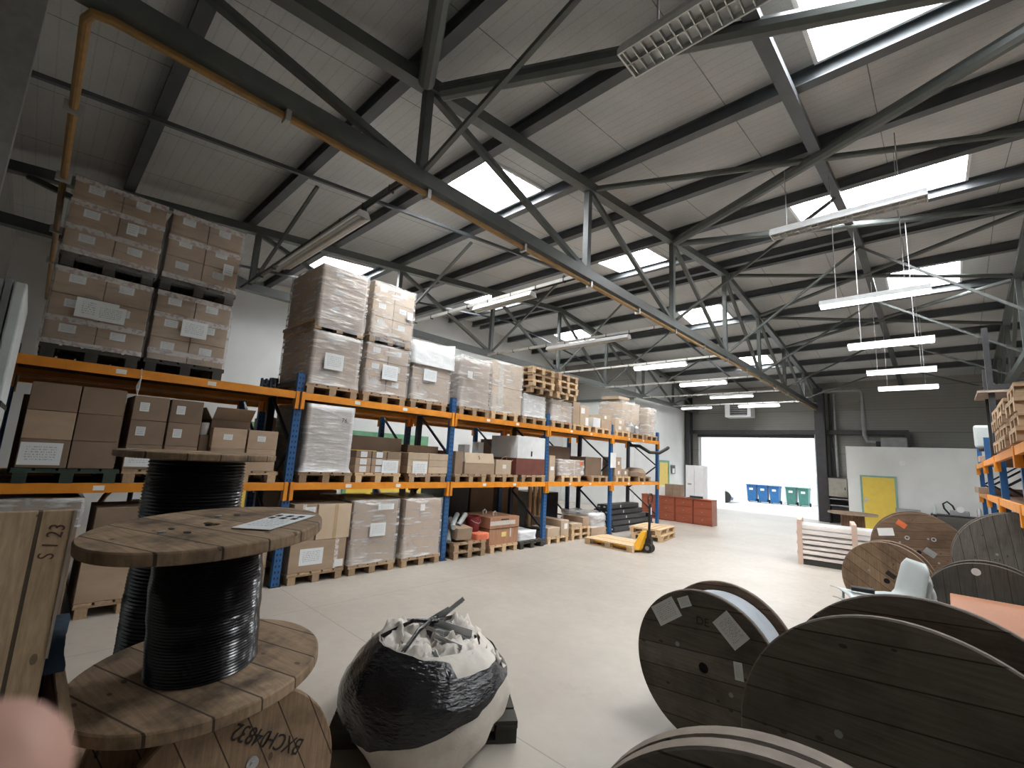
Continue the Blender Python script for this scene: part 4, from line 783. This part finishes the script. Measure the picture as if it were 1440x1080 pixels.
oL = reel('lying tan reel stencilled BXCH under the near black cable reel', (-2.19, .79, 0), .42, .6, mL, 'reel_tan2', .2, hole=.02, bolts=0, rim='reel_tan2')
for s, py, pz, sz in (('BXCH', .185, .165, .088), ('04832', .045, .245, .088)):
    q = text('stencil_text', s, sz, 'ink', oL, (0, 0, 0), (0, 0, 0)); q.matrix_basis = Matrix.Translation((.003, py, .42+pz)) @ Matrix.Rotation(PI/2, 4, 'Z') @ Matrix.Rotation(PI/2, 4, 'X') @ Matrix.Rotation(math.radians(150), 4, 'Z') @ Matrix.Scale(.78, 4, (1, 0, 0))
q = MB().tube([(0, 0, 0), (.012, 0, 0)], .024, 16).tube([(.012, 0, 0), (.022, 0, 0)], .012, 6).build('centre_bolt', 'galv', oL); q.matrix_basis = Matrix.Translation((.0, .06, .555))
mB = Matrix.Translation((0, 0, 0))
oB = reel('tall black cable reel standing behind the near tilted reel', (-3.55, .8, 0), .46, 1.79, mB, 'reel_tan', .2, R2=.44, coil=(.05, 1.735, .26, 'cable'), t=.04, hole=.03, bolts=0, rim='reel_tan', ridge=.02)
# right side
RS = {
 'C': ((-1.31, 3.45), 88, .5, .45, 'reel_dark', 'dark upright reel with three paper labels, nearest the open floor'),
 'D': ((-.17, 2.56), 85, .645, .62, 'reel_dark', 'large dark upright reel in the right foreground'),
 'E': ((-.305, 1.32), 97, .6, .13, 'reel_dark', 'dark reel with a thick pale rim cut off at the bottom edge of the photo'),
 'F': ((-.66, 8.2), 86, .5, .3, 'reel_mid', 'worn light brown upright reel behind the grey chairs'),
 'G': ((-.4, 10.64), 95, .65, .5, 'reel_brown', 'brown upright reel with an orange sticker and white sheet'),
 'H': ((.74, 9.6), 92, .74, .3, 'reel_grey', 'weathered grey upright reel inside the right rack'),
 'I': ((.25, 6.85), 86, .53, .3, 'reel_grey2', 'dark grey upright reel with a round white sticker'),
}
M['reel_grey2'] = planks('dark_grey_reel_boards', (.085, .085, .075), (.12, .118, .105), .12, 0, .05, .02, .5)
RO = {}
for k, ((x, y), deg, R, W, fm, lb) in RS.items():
    mt = axis_matrix(math.radians(deg), R); coil = None
    if k == 'C': coil = (.05, .4, .43, 'wrapw')
    pass
    RO[k] = (reel(lb, (x, y, 0), R, W, mt, fm, R*.5, t=.06 if k == 'E' else .04, coil=coil, group=RG, rim={'F': 'rim', 'E': 'rim', 'H': 'rim_dark'}.get(k, 'rim_dark'), hole=.035, ridge=.02, bolts=4 if k in 'GHE' else 2, fm2='reel_brown' if k == 'C' else None), mt)
o, mt = RO['C']
for nm, u, v, a, b, g in (('shipping_label', -.27, .3, .2, .14, .62), ('small_label', -.13, .4, .09, .07, .45), ('shipping_label', .19, .3, .2, .14, -.75), ('small_label', .235, .06, .055, .11, .1)): stick(o, mt, nm, 'paperz', u, v, a, b, g)
q = text('stencil_text', 'DE', .075, 'inkfaint', o, (0, 0, 0), (0, 0, 0)); q.matrix_basis = mt @ Matrix.Translation((.0, .3, -.003)) @ Matrix.Rotation(PI, 4, 'Y')
o, mt = RO['G']; stick(o, mt, 'white_sheet', 'plain', -.42, .28, .22, .13, .15); stick(o, mt, 'orange_sticker', 'orange_mark', -.2, .44, .14, .09, -.6); stick(o, mt, 'bracket_plate', 'greymetal', .14, .02, .16, .1, -.6)
for u in (-.14, .2): q = MB().lathe([(.02, -.006), (.034, -.006), (.034, 0), (.02, 0)], 18, closed=True).build('lifting_eye', 'galv', o); q.matrix_basis = mt @ Matrix.Translation((-u, .22 if u < 0 else .24, -.002))
o, mt = RO['I']; q = MB().disc((0, 0, 0), .036, .003, 24).build('round_sticker', 'plain', o); q.matrix_basis = mt @ Matrix.Translation((.08, .44, -.005))
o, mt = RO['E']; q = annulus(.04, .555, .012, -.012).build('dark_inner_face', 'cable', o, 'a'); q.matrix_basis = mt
o, mt = RO['F']; stick(o, mt, 'dark_patch', 'inkfaint', .05, .09, .11, .06, -.6)
# reel used as a table near the box room
reel('small reel standing flat like a table in front of the yellow door', (-1.92, 15.9, 0), .56, .87, Matrix(), 'reel_brown', .27, t=.05, bolts=0, hole=.03, rim='rim')
o = empty('cable_reel', (-1.05, 17.2, 0), 0, 'second flat standing small reel, mostly hidden behind the brown reel', 'reel'); annulus(.03, .35, .04, .62).build('flange', 'reel_brown', o, 'a'); annulus(.03, .35, .04, 0).build('flange', 'reel_brown', o, 'a'); MB().lathe([(.05, .04), (.2, .04), (.2, .62), (.05, .62)], 24).build('barrel', 'stave', o, 'a')

# ------------------------------------------------------------------ big bag of scrap on a pallet
a_ = math.radians(52)
pallet('dark weathered pallet under the black and white scrap bag', -2.86, 2.29, 0, 'pallet_dark', a_)
bag = empty('scrap_bag', (-2.67, 2.13, .146), 0, 'white bulk bag bound in black film, full of metal scrap, on the open floor', 'bag')
nv, av = Vector((-.79, .61)), Vector((.61, .79))
def bag_r(t, th):
    pr = ((0, .49), (.12, .54), (.35, .56), (.6, .53), (.85, .43), (1, .34))
    r = .34
    for (t0, r0), (t1, r1) in zip(pr, pr[1:]):
        if t <= t1: r = r0+(r1-r0)*(t-t0)/(t1-t0); break
    return r*(1+.06*noise.noise(Vector((math.cos(th)*1.4, math.sin(th)*1.4, t*2))))+.014*noise.noise(Vector((math.cos(th)*6, math.sin(th)*6, t*5)))
def bag_p(t, th, off=0):
    r = bag_r(t, th)+off; x, y = r*math.cos(th), r*math.sin(th); d = Vector((x, y)).dot(nv); z = .47*t+.05*max(0, -Vector((x, y)).dot(av))*t
    if d < -.28: z -= .13*min(1, (-.28-d)/.16)*max(0, 1-t)**1.5
    return (x, y, z)
NTH = 96
def shell(t0f, t1f, off, n, cap=False):
    mb = MB(); vs = []
    for i in range(n+1):
        for k in range(NTH):
            th = 2*PI*k/NTH; t = t0f(th)+(t1f(th)-t0f(th))*i/n; vs.append(bag_p(t, th, off+.006*noise.noise(Vector((math.cos(th)*3, math.sin(th)*3, t*30))) if off else 0))
    fs = [(i*NTH+k, i*NTH+(k+1) % NTH, (i+1)*NTH+(k+1) % NTH, (i+1)*NTH+k) for i in range(n) for k in range(NTH)]
    if cap: fs += [tuple(range(NTH))[::-1]]
    return mb.add(vs, fs)
shell(lambda t: 0, lambda t: 1, 0, 18, True).build('bag_body', 'bigbag', bag, smooth=True)
def lowb(th):
    c = Vector((math.cos(th), math.sin(th))); left = -c.dot(Vector((.63, .78))); return max(.12, .36-.26*left+.05*noise.noise(Vector((th*2, 3, 1))))
def hib(th):
    c = Vector((math.cos(th), math.sin(th))); left = -c.dot(Vector((.63, .78))); return min(1, .97+.1*left+.05*noise.noise(Vector((th*2, 7, 4)))) if left > -.4 else .82
shell(lowb, hib, .012, 14).build('black_film_band', 'blackfilm', bag, smooth=True)
def cloth(cx, cy, cz, s, seed, hgt=.14):
    mb = MB(); n = 16; vs = []
    for i in range(n+1):
        for j in range(n+1):
            u, v = i/n-.5, j/n-.5; p = Vector((u*5+seed, v*5, seed)); z = hgt*(1-2.2*(u*u+v*v))+.09*abs(noise.noise(p))+.05*noise.noise(p*2.1)
            vs.append((cx+u*s+.03*noise.noise(p*1.7), cy+v*s+.03*noise.noise(p*1.3+Vector((9, 0, 0))), cz+z))
    mb.add(vs, [(i*(n+1)+j, (i+1)*(n+1)+j, (i+1)*(n+1)+j+1, i*(n+1)+j+1) for i in range(n) for j in range(n)]); return mb
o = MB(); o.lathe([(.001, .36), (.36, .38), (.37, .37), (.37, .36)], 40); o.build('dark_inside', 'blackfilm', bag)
for k, (cx, cy, cz, s, h) in enumerate(((-.18, -.12, .36, .34, .15), (.02, -.16, .33, .3, .14), (.2, .05, .34, .34, .15), (.02, .22, .36, .3, .16), (.27, .2, .3, .26, .1), (.16, -.12, .3, .24, .12))): cloth(cx, cy, cz, s, k*3.1+.7, h).build('crumpled_cloth', 'fabric', bag, smooth=True)
for p, q, wd in (((-.1, .1, .5), (.02, .26, .66), .03), ((-.12, .02, .5), (-.02, .16, .6), .03), ((-.02, .04, .52), (.26, .14, .5), .05), ((.0, .02, .5), (.22, .1, .46), .03), ((.22, -.14, .45), (.4, -.17, .36), .045), ((-.1, -.04, .52), (.1, .02, .5), .02), ((.1, -.05, .5), (.3, .02, .47), .025)):
    MB().bar(p, q, wd, .004).bar(Vector(p)+Vector((0, 0, wd/2)), Vector(q)+Vector((0, 0, wd/2)), .004, wd).build('metal_bracket', 'galv', bag)
for pts in (((-.2, -.27, .47), (-.08, -.1, .57), (.0, .02, .56), (-.02, .2, .55)), ((.1, -.34, .43), (.04, -.14, .55), (-.03, .03, .57), (-.12, .18, .54))): MB().tube(pts, .014, 8).build('black_strap', 'blackfilm', bag, smooth='a')
for k in range(3): MB().tube([(.02+.03*math.cos(t*.5+k)+.02*t*.4, .06+.1*math.sin(t*.5+k), .52+.02*math.sin(t*.9+k)) for t in range(9)], .003, 6).build('wire', 'galv', bag, smooth='a')
for p, q in (((-.3, .0, .45), (-.36, .06, .43)),): MB().box(-.36, -.25, -.02, .06, .44, .452).build('white_tag', 'plain', bag)

# ------------------------------------------------------------------ near left corner
cr = empty('open_crate', (-2.44, -.165, .21), 0, 'open timber crate with a dark red inside, left of the near cable reel', 'crate')
for nm, b in (('side_wall', (-.38, .38, .38, .41)), ('side_wall', (-.38, .38, -.41, -.38)), ('end_wall', (.35, .38, -.38, .38)), ('end_wall', (-.38, -.35, -.38, .38))): MB().box(*b, 0, .74).build(nm, 'plank_box', cr)
MB().box(-.36, -.26, -.38, .38, -.21, 0).build('runner', 'plank_box', cr); MB().box(.26, .36, -.38, .38, -.21, 0).build('runner', 'plank_box', cr)
MB().box(-.348, .348, -.378, .378, .02, .05).build('bottom', 'plank_red', cr)
for b in ((-.345, .345, .372, .379), (-.345, .345, -.379, -.372)): MB().box(*b, .06, .72).build('inner_lining', 'plank_red', cr)
for b in ((-.349, -.343, -.37, .37), (.343, .349, -.37, .37)): MB().box(*b, .06, .72).build('inner_lining', 'plank_red', cr)

bd = empty('board_panel', (-2.02, -.2, 0), 0, 'tall tan board panel with brown handwriting standing at the left edge', 'board')
MB().box(-.02, .02, -.34, .34, 0, 1.63).build('boards', 'plank_box', bd); MB().box(-.024, .024, .338, .345, 1.2, 1.63).build('pale_edge', 'rim', bd)
q = text('handwriting', 'S 1 23', .052, 'inkred', bd, (0, 0, 0), (0, 0, 0)); q.matrix_basis = Matrix.Translation((.0215, .303, 1.54)) @ Matrix.Rotation(PI/2, 4, 'Z') @ Matrix.Rotation(PI/2, 4, 'X') @ Matrix.Rotation(PI/2-.15, 4, 'Z') @ Matrix.Scale(.8, 4, (1, 0, 0))
o = hull(.2, .2, 0, .1, .04, 2.2, n=8).build('blue_cloth', 'bluecloth', smooth=True); o.location = (-2.7, .1, .95); tag(o, 'dark blue cloth bundle on the rim of the open timber crate', 'cloth')
sh = empty('profile_sheets', (-4.4, -.22, 0), 0, 'bundle of tall standing profile sheets at the left edge, white one in front', 'sheets')
for k in range(5): MB().box(-.45, .45+.004*k, -.14+k*.034, -.112+k*.034, 0, 2.75-.01*(k % 2)).build('grey_sheet', 'panelg', sh)
mb = MB(); mb.box(-.45, .46, .03, .085, 0, 2.74); mb.build('white_sheet', 'panelw', sh, bev=.01); MB().box(-.46, .465, -.15, .09, 2.0, 2.03).build('strap', 'blacksteel', sh)
nw = empty('cable_tray', (-5.2, YN+.02, 3.1), 0, 'pale vertical cable trunking on the dark near wall at the left edge', 'trunking'); MB().box(-.05, .05, 0, .3, -1, 2.3).build('trunking', 'galv', nw); MB().box(-.09, -.06, 0, .2, -1, 2.3).build('conduit', 'darksteel', nw)

# ------------------------------------------------------------------ pallet truck and loose pallets
pallet('wide pale pallet carried on the yellow pallet truck', -5.53, 9.52, .0, 'pallet_new')
pj = empty('pallet_truck', (-4.86, 9.52, 0), 0, 'yellow hand pallet truck with a black handle, under the loose pallet', 'pallet truck')
for s in (-1, 1): MB().box(-1.1, -.0, s*.19-.07, s*.19+.07, .045, .085).build('fork', 'jack', pj, bev=.008); MB().tube([(-1.0, s*.19-.04, .035), (-1.0, s*.19+.04, .035)], .034, 12).build('load_roller', 'rubber', pj)
MB().add([(-.16, -.26, .06), (.02, -.26, .06), (.02, .26, .06), (-.16, .26, .06), (.0, -.14, .44), (.1, -.12, .44), (.1, .12, .44), (.0, .14, .44)], [(3, 2, 1, 0), (4, 5, 6, 7), (0, 1, 5, 4), (1, 2, 6, 5), (2, 3, 7, 6), (3, 0, 4, 7)]).build('body', 'jack', pj, bev=.01)
for s in (-1, 1): MB().tube([(.12, s*.05-.03, .1), (.12, s*.05+.03, .1)], .1, 20).build('steer_wheel', 'rubber', pj); MB().tube([(.12, s*.05-.034, .1), (.12, s*.05+.034, .1)], .045, 14).build('wheel_hub', 'greymetal', pj)
MB().tube([(.12, 0, .17), (.12, 0, .46)], .05, 12).box(.05, .19, -.05, .05, .15, .3).build('pump', 'blacksteel', pj); MB().tube([(.12, 0, .4), (.14, 0, 1.02)], .028, 10).build('drawbar', 'blacksteel', pj)
MB().tube([(.14, 0, 1.0), (.14, -.09, 1.06), (.15, -.11, 1.18), (.15, -.05, 1.24), (.15, .05, 1.24), (.15, .11, 1.18), (.14, .09, 1.06), (.14, 0, 1.0)], .014, 8).build('handle_loop', 'blacksteel', pj, smooth='a'); MB().box(.165, .17, -.02, .02, .8, .95).build('sticker', 'plain', pj)
for k in range(2): pallet(f'loose pale pallet by the profile bundles, {["lower", "upper"][k]} of the two on the open floor', -5.62-.03*k, 11.55, k*.146, 'pallet_new', PI/2+.16-.05*k)

# ------------------------------------------------------------------ cabinets by the door
for k in range(4):
    x = -5.87-k*.62; c = empty('drawer_cabinet', (x, 15.55, 0), 0, f'red brown drawer cabinet, {["nearest the loading door", "second from the loading door", "third from the loading door", "partly behind the rack end"][k]}', 'cabinet', 'red brown drawer cabinets in a row')
    MB().box(-.3, .3, 0, .45, 0, .8).build('carcass', 'mahog', c); MB().box(-.31, .31, -.03, .46, .8, .825).build('top', 'mahog', c)
    if k == 0: MB().box(.3, .304, 0, .45, 0, .8).build('end_panel', 'mahog_end', c)
    for r in range(3): d = MB().box(-.285, .285, -.02, 0, .05+r*.25, .275+r*.25).build('drawer', 'mahog', c, bev=.004); MB().tube([(0, -.02, .17+r*.25), (0, -.045, .17+r*.25)], .014, 10).build('knob', 'galv', d)
for r in range(2):
    for q in range(2): carton(f'brown carton on the red brown cabinets, {["lower", "upper"][r]} {["left", "right"][q]} of four', 15.58, 15.88, .826+r*.205, 1.03+r*.205, x1=-6.62-(1-q)*.28, d=.27, m='card_dark', tapes=(), group='four cartons on the cabinets')
for k, (x, wd) in enumerate(((-7.65, .32), (-7.3, .25))): carton(f'white box on the cabinets behind the rack end, {["left", "right"][k]} one', 15.6, 15.85, .826, 1.15, x1=x+wd/2, d=wd, m='plain')
for k, x in enumerate((-7.02, -6.68)):
    c = empty('white_locker', (x, 17.4, 0), 0, f'tall white locker behind the cabinets, {["left", "right"][k]} one', 'locker', 'white lockers behind the cabinets'); MB().box(-.165, .165, 0, .4, 0, 1.93).build('body', 'white', c); MB().box(-.155, .155, -.015, 0, .05, 1.88).build('door', 'white', c)
    if k == 0: MB().box(-.08, .06, -.018, -.0155, 1.2, 1.26).build('label', 'greymetal', c)
o = empty('document_tray', (-6.2, 15.75, .826), 0, 'flat black tray lying on the red brown cabinets', 'tray'); MB().box(-.22, .22, -.15, .15, 0, .02).build('base', 'blacksteel', o); MB().box(-.22, .22, .13, .15, .02, .07).build('back_rim', 'blacksteel', o)
# ------------------------------------------------------------------ slatted crate of white profiles
ct = empty('slatted_crate', (-1.45, 12.0, 0), math.radians(9), 'pale slatted timber crate full of white profiles, on the open floor by the reels', 'crate')
MB().box(-.95, .95, -.42, .42, .0, .1).build('pallet_base', 'pallet_dark', ct)
for r in range(7):
    z = .115+r*.102
    for y in (-.4, .4): MB().box(-.93, .93, y-.02, y+.02, z, z+(.07 if r % 2 else .055)).build('slat', 'whitewood', ct)
    for q in range(3): MB().box(-.93, .93, -.33+q*.25, -.19+q*.25, z, z+.07).build('white_profile', 'white', ct)
for x in (-.93, .0, .93):
    for y in (-.44, .44): MB().box(x-.045, x+.045, y-.02, y+.02, 0, .86).build('post', 'batten', ct)
    MB().box(x-.04, x+.04, -.46, .46, .86, .9).build('cross_batten', 'batten', ct)
for x in (-.97,):
    for z in (.2, .4, .6): MB().box(x-.02, x+.02, -.41, .41, z, z+.06).build('end_slat', 'batten', ct)

# ------------------------------------------------------------------ chairs and terracotta table
def chair(label, loc, rz):
    o = empty('plastic_chair', loc, rz, label, 'chair', 'stacked grey plastic chairs'); mb = MB(); n = 22; prof = []
    for i in range(n+1):
        t = i/n
        if t < .5: u = t/.5; prof.append((.24-.44*u, .45-.02*math.sin(PI*u)+.0, .23))
        elif t < .62: u = (t-.5)/.12; prof.append((-.2-.06*math.sin(u*PI/2), .45+.06*(1-math.cos(u*PI/2)), .225))
        else: u = (t-.62)/.38; prof.append((-.26-.07*u, .51+.27*u, .225-.02*u-.07*max(0, u-.8)/.2))
    m = 12
    def P(i, j, off):
        x, z, w = prof[i]; s = j/m*2-1; a = prof[max(i-1, 0)]; b = prof[min(i+1, n)]; tx, tz = b[0]-a[0], b[1]-a[1]; L = math.hypot(tx, tz); nx, nz = -tz/L, tx/L
        c = .045*(abs(s)**2.5)*(1 if i > n*.5 else .5); k = -1
        return (x-nx*(off-c)*1 if i > n*.5 else x, s*w, z-(nz*(off) if i <= n*.5 else nz*(off-c)*1)+(-c if i <= n*.5 else 0))
    vs = [P(i, j, 0) for i in range(n+1) for j in range(m+1)]+[P(i, j, .007) for i in range(n+1) for j in range(m+1)]; q = (n+1)*(m+1); W = m+1
    fs = [(i*W+j, i*W+j+1, (i+1)*W+j+1, (i+1)*W+j) for i in range(n) for j in range(m)]; fs += [tuple(a+q for a in f[::-1]) for f in fs]
    edge = [j for j in range(m)]; 
    for j in range(m): fs += [(j, q+j, q+j+1, j+1), (n*W+j, n*W+j+1, q+n*W+j+1, q+n*W+j)]
    for i in range(n): fs += [(i*W, (i+1)*W, q+(i+1)*W, q+i*W), (i*W+m, q+i*W+m, q+(i+1)*W+m, (i+1)*W+m)]
    mb.add(vs, fs).build('seat_shell', 'chair', o, smooth=True)
    return o
c0 = chair('topmost grey plastic chair of the stack behind the large dark reel', (-.56, 5.45, .38), PI+.5)
for sx, sy in ((.2, .2), (.2, -.2), (-.2, .2), (-.2, -.2)): MB().tube([(sx*.75, sy*.85, .425), (sx*.8, sy*.95, 0.005)], .011, 8).build('leg', 'galv', c0)
for k in range(4):
    c = copy_tree(c0); c.location = (-.56+.016*(k+1), 5.45+.015*(k+1), .38-.095*(k+1)); c['label'] = f'grey plastic chair in the stack behind the large dark reel, {["second from the top", "middle one", "second from the bottom", "lowest"][k]}'
tb = empty('table', (.43, 5.95, 0), 0, 'table with a terracotta board top behind the large dark reel', 'table')
MB().box(-.47, .55, -.75, .72, .72, .75).build('table_top', 'terra', tb, bev=.008); MB().box(-.42, .5, -.7, .66, .66, .72).build('apron', 'darkred', tb)
for sx, sy in ((-.38, -.66), (.46, -.66), (-.38, .62), (.46, .62)): MB().box(sx-.025, sx+.025, sy-.025, sy+.025, 0, .66).build('leg', 'blacksteel', tb)
o = hull(.15, .07, 0, .025, .008, 1.5, n=6).build('grey_tool_pouch', 'rubber', smooth=True); o.location = (-.61, 5.38, .845); o.rotation_euler = (0, 0, .2); tag(o, 'small dark pouch lying on the seat of the topmost grey chair', 'pouch')

# ------------------------------------------------------------------ right rack and what is on it
RY = [4.85+2.8*k for k in range(5)]
rack('blue and orange pallet rack at the right edge', .63, 1.73, RY, (1.65, 2.3), 2.78, rear='blue_perf')
RGp = 'pallets stacked on the right rack'
for c, y in enumerate((7.02, 8.24, 9.14)):
    for r in range(4): pallet(f'worn brown pallet, {["lowest", "second from the bottom", "second from the top", "topmost"][r]} of the {["nearest", "middle", "farthest"][c]} stack on the right rack', 1.15+.02*(r % 2), y, 2.301+r*.1455, 'pallet', .012*((r*7+c) % 3-1), group=RGp)
st = empty('black_stillage', (1.15, 11.8, 2.3), 0, 'tall black steel stillage frame on top of the right rack', 'stillage')
for x, y, hh in ((-.45, -.4, 2.3), (-.45, .45, 1.7), (.5, -.4, 2.3), (.5, .45, 1.7)): MB().box(x-.04, x+.04, y-.04, y+.04, 0, hh).build('post', 'blacksteel', st)
for z in (.06, 1.2): MB().box(-.41, .46, -.43, -.37, z, z+.08).build('rail', 'blacksteel', st); MB().box(-.41, .46, .42, .48, z, z+.08).build('rail', 'blacksteel', st)
MB().box(-.62, .6, -.5, .6, 1.13, 1.17).build('board', 'rim', st); MB().box(-.45, .5, -.4, .45, .14, .18).build('lower_board', 'deck', st)
o = hull(.4, .26, 0, .45, .05, 8.1, n=9).build('black_bundle', 'blackfilm', smooth=True); o.location = (1.3, 10.12, 2.31); tag(o, 'black film bundle on the right rack between pallets and stillage', 'bundle')
o = empty('padded_chair', (.95, 14.1, 2.3), 0, 'pale grey padded seat back standing at the far end of the right rack', 'seat'); MB().box(-.42, .1, -.06, .06, .32, .8).build('back_pad', 'beige' if False else 'chair', o, bev=.05); MB().box(-.38, .1, -.3, .06, .24, .31).build('seat_pad', 'rubber', o, bev=.02); MB().box(-.1, -.04, -.04, .04, 0, .24).build('stem', 'blacksteel', o)
carton('white box on the right rack in front of the padded grey chair', 13.42, 13.82, 2.302, 2.42, x1=1.05, d=.5, m='card_light', name='white_box'); carton('small pale box on the right rack beside the blue upright', 9.62, 9.84, 2.302, 2.5, x1=1.0, d=.34, m='plain', name='pale_box')
carton('flat dark box on the lower level of the right rack', 13.6, 15.3, 1.652, 1.78, x1=1.5, d=1.0, m='card_dark'); carton('grey box on the lower level of the right rack', 8.4, 9.4, 1.652, 1.95, x1=1.6, d=.8, m='greymetal', name='grey_box')

# ------------------------------------------------------------------ workbench by the box room
wb = empty('workbench', (.55, 20.55, 0), 0, 'dark workbench against the white box room wall', 'workbench')
MB().box(-.95, 1.3, -.35, .35, .76, .8).build('bench_top', 'blacksteel', wb)
for x in (-.85, 1.2): MB().box(x-.04, x+.04, -.3, .3, 0, .76).build('leg', 'blacksteel', wb)
MB().box(-.8, 1.15, -.25, .25, .2, .24).build('shelf', 'deck', wb)
v = empty('bench_machine', (.25, 20.5, .8), 0, 'small grey machine with a curved hose on the workbench', 'machine')
MB().box(-.2, .25, -.12, .12, 0, .16).build('base', 'greymetal', v, bev=.02); MB().tube([(-.2, 0, .02), (-.32, 0, .2), (-.34, 0, .34), (-.24, 0, .42), (-.12, 0, .3), (-.08, 0, .17)], .025, 8).build('hose', 'rubber', v, smooth='a'); MB().tube([(.05, -.13, .2), (.05, .13, .2)], .09, 16).build('drum', 'white', v)
o = MB().lathe([(.01, 0), (.06, 0), (.06, .22), (.025, .28), (.01, .28)], 16).build('bottle', 'galv', smooth='a'); o.location = (.72, 20.5, .8); tag(o, 'grey bottle on the workbench right of the machine', 'bottle')
o = MB().lathe([(.01, 0), (.12, 0), (.12, .3), (.01, .3)], 18).build('canister', 'rubber', smooth='a'); o.location = (1.15, 20.5, .8); tag(o, 'dark round canister at the right end of the workbench', 'canister')
o = empty('leaning_board', (-.95, 20.8, 0), 0, 'low grey panel leaning by the yellow door', 'panel'); MB().box(-.35, .3, -.02, .02, 0, .86).build('sheet', 'greymetal', o); MB().box(-.35, .3, -.05, -.021, .0, .06).build('foot_rail', 'blacksteel', o)
o = MB().lathe([(.01, 0), (.05, 0), (.05, .18), (.02, .3), (.01, .3)], 12).build('bottle', 'chair', smooth='a'); o.location = (-.3, 20.5, .8); tag(o, 'pale spray bottle at the left end of the workbench', 'bottle')

# ------------------------------------------------------------------ fingertip of the person taking the photo
fg = empty('person', (-.10, -.006, 1.816), 0, 'fingertip of the person taking the photo, at the lower left corner', 'person')
base, tip = Vector((-.003, -.0035, -.0035)), Vector((.0185, .0118, .0192))
pts, rs = [], []
for i in range(15):
    t = i/14; pts.append(base+(tip-base)*t); rs.append(.0112*math.sqrt(max(0, 1-max(0, (t-.45)/.55)**2.2))+.0004)
MB().tube(pts, rs, 20).build('finger', 'skin', fg, smooth=True)
S.camera.data.dof.use_dof = True; S.camera.data.dof.focus_distance = 6; S.camera.data.dof.aperture_fstop = 9
